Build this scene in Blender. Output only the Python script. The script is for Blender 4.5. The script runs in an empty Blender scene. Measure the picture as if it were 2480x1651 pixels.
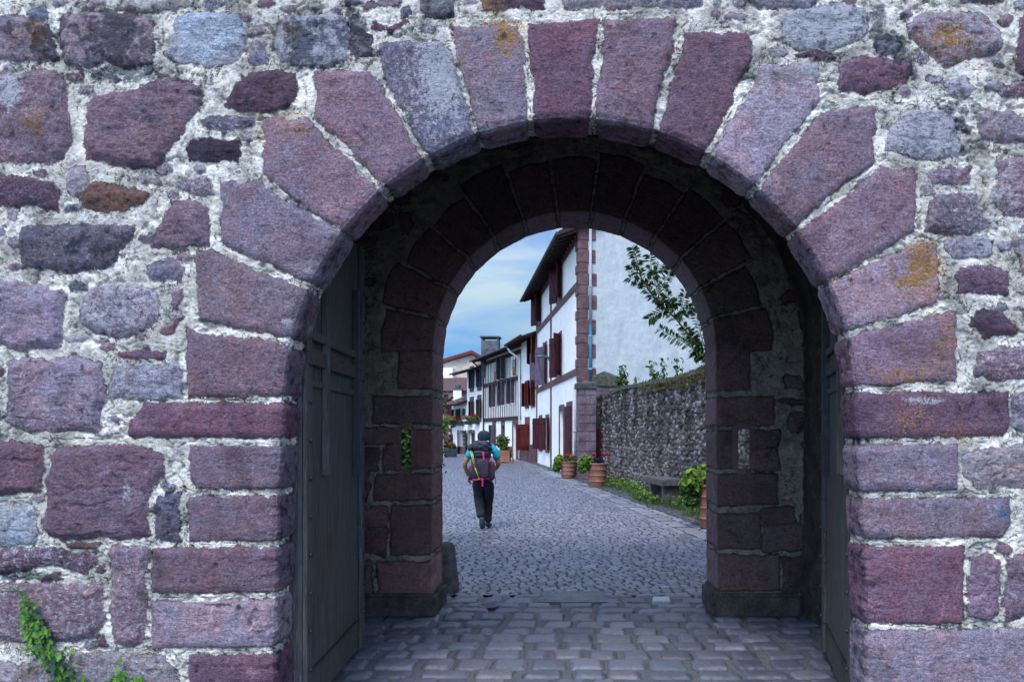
import bpy, bmesh, math, random
import numpy as np
from mathutils import Vector, Matrix
random.seed(7)
S = bpy.context.scene
F, CX, CY, EH = 1700.0, 1390.0, 1048.0, 1.6
KF = F/2085.0
D0, D1 = 4.4*KF, 7.55*KF
K = 2480/2355.0
R_ = math.radians
def W(px, py, d): return Vector(((px-CX)/F*d, d, EH+(CY-py)/F*d))
def G(px, py):
    d = F*EH/(py-CY); return Vector(((px-CX)/F*d, d, 0))
# ---------------------------------------------------------------- objects
def tag(o, label=None, cat=None, group=None, kind=None):
    if label: o['label'] = label
    if cat: o['category'] = cat
    if group: o['group'] = group
    if kind: o['kind'] = kind
    return o
def empty(name, loc=(0,0,0), rz=0):
    o = bpy.data.objects.new(name, None); S.collection.objects.link(o)
    o.location = loc; o.rotation_euler = (0,0,rz); o.empty_display_size = .1
    return o
def link(name, me, mat=None, parent=None, smooth=False):
    o = bpy.data.objects.new(name, me); S.collection.objects.link(o)
    if mat is not None and not me.materials: me.materials.append(mat)
    if parent is not None:
        o.parent = parent
        if parent.type == 'EMPTY' or True:
            w = world_of(parent); o.matrix_parent_inverse = w.inverted()
    if smooth: me.shade_smooth()
    return o
def world_of(o):
    m = o.matrix_basis.copy()
    if o.parent: m = world_of(o.parent) @ o.matrix_parent_inverse @ m
    return m
def npmesh(name, V, Fq, attrs=None, colors=None):
    me = bpy.data.meshes.new(name)
    V = np.ascontiguousarray(V, dtype=np.float32); Fq = np.ascontiguousarray(Fq, dtype=np.int32)
    n = Fq.shape[1]
    me.vertices.add(len(V)); me.vertices.foreach_set('co', V.ravel())
    me.loops.add(Fq.size); me.loops.foreach_set('vertex_index', Fq.ravel())
    me.polygons.add(len(Fq)); me.polygons.foreach_set('loop_start', np.arange(0, Fq.size, n, dtype=np.int32))
    me.polygons.foreach_set('loop_total', np.full(len(Fq), n, dtype=np.int32))
    me.update(calc_edges=True)
    for k, a in (colors or {}).items():
        at = me.color_attributes.new(k, 'FLOAT_COLOR', 'POINT')
        at.data.foreach_set('color', np.ascontiguousarray(a, dtype=np.float32).ravel())
    return me
class MB:
    """collects simple shapes into one mesh"""
    def __init__(s): s.v = []; s.f = []
    def add(s, vs, fs):
        b = len(s.v); s.v += [tuple(v) for v in vs]; s.f += [tuple(b+i for i in f) for f in fs]
    def hexa(s, c):
        s.add(c, [(0,3,2,1),(4,5,6,7),(0,1,5,4),(1,2,6,5),(2,3,7,6),(3,0,4,7)])
    def box(s, x0,x1,y0,y1,z0,z1, M=None):
        c = [Vector(p) for p in ((x0,y0,z0),(x1,y0,z0),(x1,y1,z0),(x0,y1,z0),(x0,y0,z1),(x1,y0,z1),(x1,y1,z1),(x0,y1,z1))]
        if M is not None: c = [M @ p for p in c]
        s.hexa(c)
    def tube(s, pts, r, n=8, r2=None, cap=True):
        pts = [Vector(p) for p in pts]; m = len(pts); b = len(s.v)
        for i, p in enumerate(pts):
            t = (pts[min(i+1,m-1)]-pts[max(i-1,0)]).normalized()
            a = t.orthogonal().normalized() if i == 0 else (a - t*a.dot(t)).normalized()
            c = t.cross(a); rr = r if r2 is None else r+(r2-r)*i/max(1,m-1)
            if isinstance(r, (list,tuple)): rr = r[i]
            for k in range(n):
                q = 2*math.pi*k/n; s.v.append(tuple(p+a*(rr*math.cos(q))+c*(rr*math.sin(q))))
        for i in range(m-1):
            for k in range(n):
                k2 = (k+1)%n; s.f.append((b+i*n+k, b+i*n+k2, b+(i+1)*n+k2, b+(i+1)*n+k))
        if cap:
            s.f.append(tuple(b+k for k in reversed(range(n)))); s.f.append(tuple(b+(m-1)*n+k for k in range(n)))
    def lathe(s, prof, c, n=24):
        b = len(s.v); c = Vector(c)
        for (r, z) in prof:
            for k in range(n):
                q = 2*math.pi*k/n; s.v.append((c.x+r*math.cos(q), c.y+r*math.sin(q), c.z+z))
        for i in range(len(prof)-1):
            for k in range(n):
                k2 = (k+1)%n; s.f.append((b+i*n+k, b+i*n+k2, b+(i+1)*n+k2, b+(i+1)*n+k))
        s.f.append(tuple(b+k for k in reversed(range(n)))); s.f.append(tuple(b+(len(prof)-1)*n+k for k in range(n)))
    def build(s, name, mat, parent=None, smooth=False, bevel=0):
        me = bpy.data.meshes.new(name); me.from_pydata(s.v, [], s.f); me.update()
        if bevel:
            bm = bmesh.new(); bm.from_mesh(me)
            bmesh.ops.bevel(bm, geom=bm.edges[:], offset=bevel, segments=2, affect='EDGES', clamp_overlap=True)
            bm.to_mesh(me); bm.free()
        return link(name, me, mat, parent, smooth)
# ---------------------------------------------------------------- noise
def _h(ix, iy, seed):
    n = (ix.astype(np.int64)*374761393 + iy.astype(np.int64)*668265263 + seed*1442695041) & 0xffffffff
    n = ((n ^ (n >> 13))*1274126177) & 0xffffffff
    n = (n ^ (n >> 16))
    return (n & 0xffff)/65535.0
def vn(x, y, seed=0):
    ix = np.floor(x); iy = np.floor(y); fx = x-ix; fy = y-iy
    fx = fx*fx*(3-2*fx); fy = fy*fy*(3-2*fy)
    a = _h(ix,iy,seed); b = _h(ix+1,iy,seed); c = _h(ix,iy+1,seed); d = _h(ix+1,iy+1,seed)
    return (a+(b-a)*fx)*(1-fy)+(c+(d-c)*fx)*fy
def fbm(x, y, seed=0, o=4, g=.5):
    t = 0; a = 1.; m = 0.
    for i in range(o):
        t = t+a*(vn(x+i*17.3, y-i*9.1, seed+i*31)*2-1); m += a; a *= g
        x, y = x*1.62-y*1.21, x*1.21+y*1.62
    return t/m
def sst(a, b, x):
    t = np.clip((x-a)/(b-a), 0, 1); return t*t*(3-2*t)
def polysd(px, py, P):
    P = np.array(P, float); n = len(P); d = np.full(px.shape, 1e9); ins = np.zeros(px.shape, bool)
    for i in range(n):
        ax, ay = P[i]; bx, by = P[(i+1)%n]; ex, ey = bx-ax, by-ay
        t = np.clip(((px-ax)*ex+(py-ay)*ey)/(ex*ex+ey*ey+1e-9), 0, 1)
        d = np.minimum(d, (px-ax-t*ex)**2+(py-ay-t*ey)**2)
        if abs(ey) > 1e-9:
            c = ((ay > py) != (by > py)) & (px < ex*(py-ay)/ey+ax); ins ^= c
    d = np.sqrt(d); return np.where(ins, d, -d)
# ---------------------------------------------------------------- materials
class NT:
    def __init__(s, name):
        m = bpy.data.materials.new(name); m.use_nodes = True; s.m = m; s.t = m.node_tree
        s.b = s.t.nodes['Principled BSDF']; s.b.inputs['Specular IOR Level'].default_value = .3
    def n(s, ty, **kw):
        o = s.t.nodes.new(ty)
        for k, v in kw.items(): setattr(o, k, v)
        return o
    def l(s, a, b): s.t.links.new(a, b)
    def coord(s, kind='Object'): return s.n('ShaderNodeTexCoord').outputs[kind]
    def noise(s, vec, scale, detail=6, rough=.6, dist=0, out='Fac'):
        o = s.n('ShaderNodeTexNoise'); o.inputs['Scale'].default_value = scale; o.inputs['Detail'].default_value = detail
        o.inputs['Roughness'].default_value = rough; o.inputs['Distortion'].default_value = dist
        if vec is not None: s.l(vec, o.inputs['Vector'])
        return o.outputs[out]
    def scale(s, vec, v):
        o = s.n('ShaderNodeMapping'); o.inputs['Scale'].default_value = v; s.l(vec, o.inputs['Vector']); return o.outputs[0]
    def ramp(s, fac, a, b, c0=(0,0,0,1), c1=(1,1,1,1)):
        o = s.n('ShaderNodeMapRange'); o.inputs['From Min'].default_value = a; o.inputs['From Max'].default_value = b
        o.clamp = True; s.l(fac, o.inputs['Value']); return o.outputs[0]
    def math(s, op, a, b=None, c=None):
        o = s.n('ShaderNodeMath', operation=op)
        for i, v in enumerate((a, b, c)):
            if v is None: continue
            if isinstance(v, (int, float)): o.inputs[i].default_value = v
            else: s.l(v, o.inputs[i])
        return o.outputs[0]
    def mix(s, fac, a, b, mode='MIX'):
        o = s.n('ShaderNodeMix', data_type='RGBA', blend_type=mode)
        if isinstance(fac, (int, float)): o.inputs[0].default_value = fac
        else: s.l(fac, o.inputs[0])
        for i, v in ((6, a), (7, b)):
            if isinstance(v, tuple): o.inputs[i].default_value = (*v[:3], 1)
            else: s.l(v, o.inputs[i])
        return o.outputs[2]
    def attr(s, name):
        o = s.n('ShaderNodeAttribute'); o.attribute_name = name; return o
    def bump(s, h, dist, strength=1, prev=None):
        o = s.n('ShaderNodeBump'); o.inputs['Distance'].default_value = dist; o.inputs['Strength'].default_value = strength
        s.l(h, o.inputs['Height'])
        if prev is not None: s.l(prev, o.inputs['Normal'])
        return o.outputs[0]
    def done(s, col=None, rough=None, normal=None):
        if col is not None:
            if isinstance(col, tuple): s.b.inputs['Base Color'].default_value = (*col[:3], 1)
            else: s.l(col, s.b.inputs['Base Color'])
        if rough is not None:
            if isinstance(rough, (int, float)): s.b.inputs['Roughness'].default_value = rough
            else: s.l(rough, s.b.inputs['Roughness'])
        if normal is not None: s.l(normal, s.b.inputs['Normal'])
        return s.m
def simple(name, a, b, sc=6, rough=.8, bd=.004, stretch=(1,1,1), lo=.35, hi=.65, spec=.3, metal=0, bsc=None, mottle=.25):
    t = NT(name); v = t.scale(t.coord(), stretch); n = t.noise(v, sc, 7, .65); f = t.ramp(n, lo, hi)
    c = t.mix(f, a, b); n2 = t.noise(v, sc*7, 4, .7)
    c = t.mix(mottle, c, t.mix(t.ramp(n2, .3, .7), (.15,.15,.15), (1,1,1)), 'MULTIPLY')
    t.b.inputs['Specular IOR Level'].default_value = spec; t.b.inputs['Metallic'].default_value = metal
    return t.done(c, rough, t.bump(t.noise(v, bsc or sc*5, 5, .7), bd) if bd else None)

def stone_shader(name, mort_lo, mort_hi, bump=1., fine=1., rag=1.):
    """stone / mortar wall: vertex attributes tint (rgb) and aux (r: signed distance, g: lichen, b: white bloom, a: soot and darker reveal)"""
    t = NT(name); v = t.coord(); tint = t.attr('tint'); aux = t.attr('aux')
    sep = t.n('ShaderNodeSeparateColor'); t.l(aux.outputs['Color'], sep.inputs[0])
    sd, lich, pale = sep.outputs[0], sep.outputs[1], sep.outputs[2]; soot = aux.outputs['Alpha']
    nA = t.noise(v, 9, 6, .65); nB = t.noise(v, 38*fine, 8, .72); nC = t.noise(v, 150*fine, 5, .75); nD = t.noise(t.scale(v, (1,1,3.2)), 14, 6, .6, 1.2); nE = t.noise(v, 17, 4, .6)
    # edge of the mortar
    e = t.math('ADD', sd, t.math('MULTIPLY', t.math('SUBTRACT', nB, .5), 1.1*rag)); e = t.math('ADD', e, t.math('MULTIPLY', t.math('SUBTRACT', nE, .5), 1.1*rag))
    mask = t.ramp(t.math('ADD', e, t.math('MULTIPLY', t.math('SUBTRACT', nC, .5), .5)), .46, .56)
    # stone colour
    st = t.mix(t.ramp(nA, .35, .65), t.mix(1, tint.outputs['Color'], (.74,.72,.80), 'MULTIPLY'), t.mix(1, tint.outputs['Color'], (1.18,1.12,1.14), 'MULTIPLY'))
    st = t.mix(t.ramp(nD, .42, .66), st, t.mix(1, tint.outputs['Color'], (1.22,.98,.95), 'MULTIPLY'))
    gr = t.math('MULTIPLY_ADD', t.ramp(nC, .33, .67), .50, .75)
    gr2 = t.math('MULTIPLY_ADD', t.ramp(nB, .34, .66), .55, .72)
    nM = t.noise(v, 92*fine, 5, .65); nL = t.noise(v, 4.5, 3, .6)
    gr3 = t.math('MULTIPLY_ADD', t.ramp(nM, .34, .56), .45, .66)
    g = t.math('MULTIPLY', t.math('MULTIPLY', gr, gr2), gr3)
    rnd = tint.outputs['Alpha']
    nF = t.noise(t.scale(v, (1,1,5.5)), 13, 7, .68, .7)
    bed = t.math('MULTIPLY', t.ramp(nF, .45, .60), rnd)
    st = t.mix(t.ramp(nL, .42, .60), st, t.mix(1, st, (.88,1.02,1.12), 'MULTIPLY'))
    st = t.mix(bed, st, t.mix(1, st, (.62,.60,.66), 'MULTIPLY'))
    st = t.mix(t.ramp(t.noise(v, 6, 7, .7, 1.), .57, .66), st, t.mix(1, st, (1.45,1.38,1.30), 'MULTIPLY'))
    st = t.mix(t.ramp(t.noise(v, 5, 6, .7, .6), .60, .70), st, t.mix(1, st, (.52,.55,.62), 'MULTIPLY'))
    cg = t.n('ShaderNodeCombineColor'); [t.l(g, cg.inputs[i]) for i in range(3)]
    st = t.mix(1, st, cg.outputs[0], 'MULTIPLY')
    wb = t.math('ADD', t.math('MULTIPLY', nB, .6), t.math('MULTIPLY', nC, .4))
    wm = t.ramp(t.math('MULTIPLY_ADD', pale, 1.2, wb), .67, .74)
    st = t.mix(wm, st, (.52,.53,.60))
    # mortar
    mo = t.mix(t.ramp(t.noise(v, 7, 8, .66, .4), .33, .55), mort_lo, mort_hi)
    mo = t.mix(t.ramp(nC, .55, .75), mo, t.mix(1, mo, (.6,.62,.6), 'MULTIPLY'))
    mo = t.mix(t.ramp(t.noise(v, 20, 8, .78), .555, .63), mo, t.mix(1, mo, (.33,.35,.35), 'MULTIPLY'))
    cr = t.ramp(t.math('ABSOLUTE', t.math('SUBTRACT', t.noise(v, 7.5, 5, .62, .8), .5)), .020, .004)
    cr = t.math('MULTIPLY', cr, t.ramp(t.noise(v, 3.3, 2), .47, .58)); mo = t.mix(cr, mo, t.mix(1, mo, (.16,.17,.18), 'MULTIPLY'))
    mo = t.mix(t.ramp(nE, .40, .62), mo, t.mix(1, mo, (1.18,1.12,1.02), 'MULTIPLY'))
    col = t.mix(mask, mo, st)
    eb = t.math('MULTIPLY', t.ramp(t.math('ABSOLUTE', t.math('SUBTRACT', e, .47)), .075, .02), t.ramp(t.noise(v, 11, 4, .6), .46, .60))
    col = t.mix(eb, col, t.mix(1, col, (.22,.22,.25), 'MULTIPLY'))
    def spots(sc):
        o = t.n('ShaderNodeTexVoronoi'); o.inputs['Scale'].default_value = sc; wv = t.n('ShaderNodeVectorMath', operation='MULTIPLY_ADD'); cn = t.n('ShaderNodeTexNoise'); cn.inputs['Scale'].default_value = 60; cn.inputs['Detail'].default_value = 4
        t.l(v, cn.inputs['Vector']); t.l(cn.outputs['Color'], wv.inputs[0]); wv.inputs[1].default_value = (.012,.012,.012); t.l(v, wv.inputs[2]); t.l(wv.outputs[0], o.inputs['Vector'])
        return t.ramp(t.math('SUBTRACT', t.math('ADD', t.math('MULTIPLY', lich, 2.2), t.math('MULTIPLY', t.math('SUBTRACT', nE, .5), .9)), o.outputs['Distance']), .0, .05)
    lm = t.math('MAXIMUM', spots(58), spots(130))
    col = t.mix(lm, col, t.mix(nM, (.34,.13,.03), (.52,.34,.13)))
    gd = t.ramp(t.noise(v, 2.6, 6, .68, .8), .53, .64); col = t.mix(gd, col, t.mix(1, col, (.66,.68,.70), 'MULTIPLY'))
    sm = t.ramp(t.math('ADD', t.math('MULTIPLY_ADD', t.math('SUBTRACT', nE, .5), 1.3, nB), soot), .64, .84)
    col = t.mix(sm, col, t.mix(1, col, (.24,.27,.32), 'MULTIPLY'))
    h = t.math('ADD', t.math('MULTIPLY', nB, 1.0), t.math('MULTIPLY', nM, .8)); h = t.math('ADD', h, t.math('MULTIPLY', nC, .3))
    h = t.math('ADD', h, t.math('MULTIPLY', t.math('MULTIPLY', nF, mask), 1.6)); flat = t.math('MULTIPLY_ADD', t.ramp(t.noise(v, 5.5, 3, .5), .44, .60), .8, .2); flat = t.math('MAXIMUM', flat, mask); h = t.math('MULTIPLY', h, flat); nr = t.bump(h, .014*bump)
    nr = t.bump(t.noise(v, 75*fine, 4, .6), .010*bump, 1, nr)
    return t.done(col, .88, nr)
def sett_shader(name, joint):
    t = NT(name); v = t.coord(); tint = t.attr('tint'); aux = t.attr('aux')
    sep = t.n('ShaderNodeSeparateColor'); t.l(aux.outputs['Color'], sep.inputs[0])
    nB = t.noise(v, 40, 7, .7); nC = t.noise(v, 160, 5, .7)
    mask = t.ramp(t.math('ADD', sep.outputs[0], t.math('MULTIPLY', t.math('SUBTRACT', nB, .5), .3)), .45, .62)
    nM = t.noise(v, 85, 5, .65)
    c = t.mix(t.ramp(nB, .3, .7), t.mix(1, tint.outputs['Color'], (.72,.74,.78), 'MULTIPLY'), t.mix(1, tint.outputs['Color'], (1.2,1.18,1.15), 'MULTIPLY'))
    c = t.mix(t.ramp(nM, .56, .66), c, t.mix(1, c, (.62,.62,.64), 'MULTIPLY'))
    c = t.mix(t.ramp(nC, .6, .8), c, t.mix(1, c, (.5,.5,.5), 'MULTIPLY'))
    ed = t.ramp(t.math('ABSOLUTE', t.math('SUBTRACT', sep.outputs[0], .50)), .16, .05)
    c = t.mix(ed, c, t.mix(1, c, (.35,.35,.37), 'MULTIPLY'))
    j = t.mix(t.ramp(nC, .35, .65), t.mix(1, joint, (.5,.5,.5), 'MULTIPLY'), joint)
    t.b.inputs['Specular IOR Level'].default_value = .5
    r = t.math('MULTIPLY_ADD', nB, .40, .20)
    r = t.math('MULTIPLY_ADD', t.math('SUBTRACT', 1., mask), .4, r)
    return t.done(t.mix(t.math('MULTIPLY', ed, .75), t.mix(mask, j, c), (.02,.022,.026)), r, t.bump(t.math('ADD', nB, t.math('MULTIPLY', nC, .4)), .003))
M = {}
M['wall'] = stone_shader('weathered_sandstone', (.23,.235,.23), (.72,.70,.66), 1.15, 1., .8)
M['dark'] = stone_shader('shade_dark_stone', (.12,.11,.095), (.22,.205,.18), .8, 1, .4)  # rear wall: passage shade put into the stone and mortar colour
M['sett'] = sett_shader('worn_paving_setts', (.115,.125,.14))
M['cobble'] = sett_shader('worn_cobbles', (.05,.055,.065))
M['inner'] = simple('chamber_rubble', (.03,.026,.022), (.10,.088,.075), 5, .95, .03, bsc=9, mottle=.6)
M['white'] = simple('white_limewash', (.72,.75,.76), (.86,.87,.86), 2.2, .9, .012, stretch=(1,1,1), bsc=7, mottle=.12)
M['gable'] = simple('shaded_limewash', (.36,.41,.435), (.46,.495,.51), 1.6, .9, .05, stretch=(1.6,1.6,.45), bsc=3.2, mottle=.15)  # darker and bluer than the facade, shade of the gable painted in
M['cream'] = simple('cream_render', (.42,.36,.30), (.60,.53,.45), 2, .9, .01)
M['pinkst'] = simple('red_sandstone_trim', (.085,.045,.050), (.18,.105,.11), 4, .85, .01, mottle=.5)
M['shut'] = simple('oxblood_shutter_paint', (.036,.008,.014), (.060,.014,.023), 3, .6, .001, spec=.15)
M['shutp'] = simple('faded_purple_shutter_paint', (.065,.045,.075), (.13,.10,.16), 3, .5, .001)
M['shutr'] = simple('brick_red_shutter_paint', (.085,.015,.014), (.125,.025,.022), 3, .6, .001, spec=.15)
M['shutg'] = simple('grey_purple_shutter_paint', (.07,.06,.085), (.13,.115,.16), 3, .6, .001)
M['shutb'] = simple('blue_grey_shutter_paint', (.02,.055,.10), (.04,.10,.17), 3, .5, .001)
M['shutd'] = simple('dark_slate_shutter_paint', (.015,.025,.035), (.03,.045,.06), 3, .6, .001, spec=.15)
M['timber'] = simple('dark_timber', (.022,.012,.013), (.055,.030,.030), 8, .8, .004)
M['ochre'] = simple('ochre_blind', (.20,.10,.03), (.32,.17,.05), 5, .8, .002)
M['doorbr'] = simple('brown_door_wood', (.07,.04,.025), (.14,.08,.045), 6, .7, .003)
M['glass'] = simple('dark_window_glass', (.012,.014,.016), (.03,.035,.04), 2, .12, 0, spec=.6)
M['tile'] = simple('weathered_roof_tile', (.05,.032,.034), (.16,.10,.105), 7, .9, .008, mottle=.6)
M['redtrim'] = simple('red_painted_verge', (.10,.016,.02), (.15,.028,.032), 5, .6, .002)
M['concrete'] = simple('grey_concrete', (.05,.06,.07), (.15,.17,.19), 3, .9, .006, mottle=.5)
M['pipe'] = simple('grey_downpipe_paint', (.28,.28,.33), (.42,.42,.47), 3, .5, 0)
M['pipeb'] = simple('blue_downpipe_paint', (.02,.10,.17), (.03,.15,.23), 3, .45, 0)
M['iron'] = simple('dark_wrought_iron', (.008,.010,.013), (.03,.035,.045), 20, .55, .002, spec=.5)
M['lampg'] = simple('grey_green_lamp_metal', (.03,.07,.08), (.05,.11,.12), 5, .4, 0, spec=.5)
M['terra'] = simple('terracotta', (.21,.095,.065), (.34,.165,.115), 5, .85, .003, mottle=.3)
M['terrag'] = simple('faded_terracotta_box', (.24,.10,.06), (.36,.17,.10), 5, .85, .003)
M['moss'] = simple('yellow_green_moss', (.05,.055,.012), (.14,.13,.025), 25, .95, .02)
M['lichst'] = simple('dark_lichened_coping', (.035,.04,.035), (.12,.12,.09), 9, .95, .02, mottle=.5)
M['rail'] = simple('brown_door_rail', (.045,.036,.032), (.10,.08,.068), 6, .75, .003, stretch=(1,1,8))
M['granite'] = simple('dark_granite', (.055,.058,.062), (.15,.15,.16), 12, .85, .01, mottle=.4)
M['gutter'] = simple('pale_gutter_slab', (.10,.11,.13), (.20,.21,.24), 5, .6, .008, mottle=.4)
M['soil'] = simple('plant_soil', (.02,.014,.01), (.04,.03,.02), 20, .95, .01)
M['ground'] = simple('trodden_ground', (.07,.075,.085), (.13,.135,.15), 1.5, .85, .02, bsc=14, mottle=.5)
def leafmat(name, a, b, tr=.25):
    t = NT(name); g = t.n('ShaderNodeNewGeometry').outputs['Random Per Island']
    c = t.mix(g, a, b); t.b.inputs['Roughness'].default_value = .55
    t.done(c); tl = t.n('ShaderNodeBsdfTranslucent'); t.l(c, tl.inputs['Color']); ms = t.n('ShaderNodeMixShader'); ms.inputs[0].default_value = tr
    out = t.t.nodes['Material Output']; t.l(t.b.outputs[0], ms.inputs[1]); t.l(tl.outputs[0], ms.inputs[2]); t.l(ms.outputs[0], out.inputs[0]); return t.m
M['leaf'] = leafmat('green_leaf', (.018,.06,.012), (.07,.16,.025))
M['leafd'] = leafmat('dark_glossy_leaf', (.012,.040,.010), (.07,.15,.025))
M['leafy'] = leafmat('yellow_green_leaf', (.05,.13,.02), (.20,.30,.04))
M['ivy'] = leafmat('ivy_leaf', (.006,.030,.014), (.03,.10,.03), .1)
M['ivyy'] = leafmat('young_ivy_leaf', (.035,.12,.012), (.11,.25,.03), .15)
M['grass'] = leafmat('verge_grass', (.03,.08,.02), (.11,.17,.05))
M['redfl'] = leafmat('red_petal', (.22,.006,.012), (.40,.02,.03))
M['pinkfl'] = leafmat('pink_petal', (.40,.02,.10), (.55,.10,.22))
M['yelfl'] = leafmat('yellow_petal', (.40,.25,.01), (.60,.42,.02))
M['bluefl'] = leafmat('blue_lobelia', (.015,.02,.06), (.03,.04,.11))
M['bark'] = simple('grey_brown_bark', (.03,.025,.02), (.08,.065,.05), 20, .9, .006)
# ================================================================ GATEHOUSE
Z1 = (0, 0, 2.7718); ZB = (0, 540, 2.7718); ZC = (0, 1090, 2.7718); ZD = (800, 0, 2.7718)
ZE = (1630, 0, 2.7718); ZF = (1630, 540, 2.7718); ZG = (1630, 1090, 2.7718)
DD = (0, 0, 1/K)
def P(fr, *xy): return [(fr[0]+xy[i]/fr[2], fr[1]+xy[i+1]/fr[2]) for i in range(0, len(xy), 2)]
PAL = dict(p=(.235,.170,.205), l=(.305,.245,.285), d=(.060,.045,.065), r=(.235,.135,.170), b=(.165,.155,.200), w=(.42,.47,.50),
           c=(.37,.34,.34), n=(.16,.095,.08), m=(.30,.28,.34), g=(.17,.19,.21), k=(.155,.092,.125))
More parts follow.
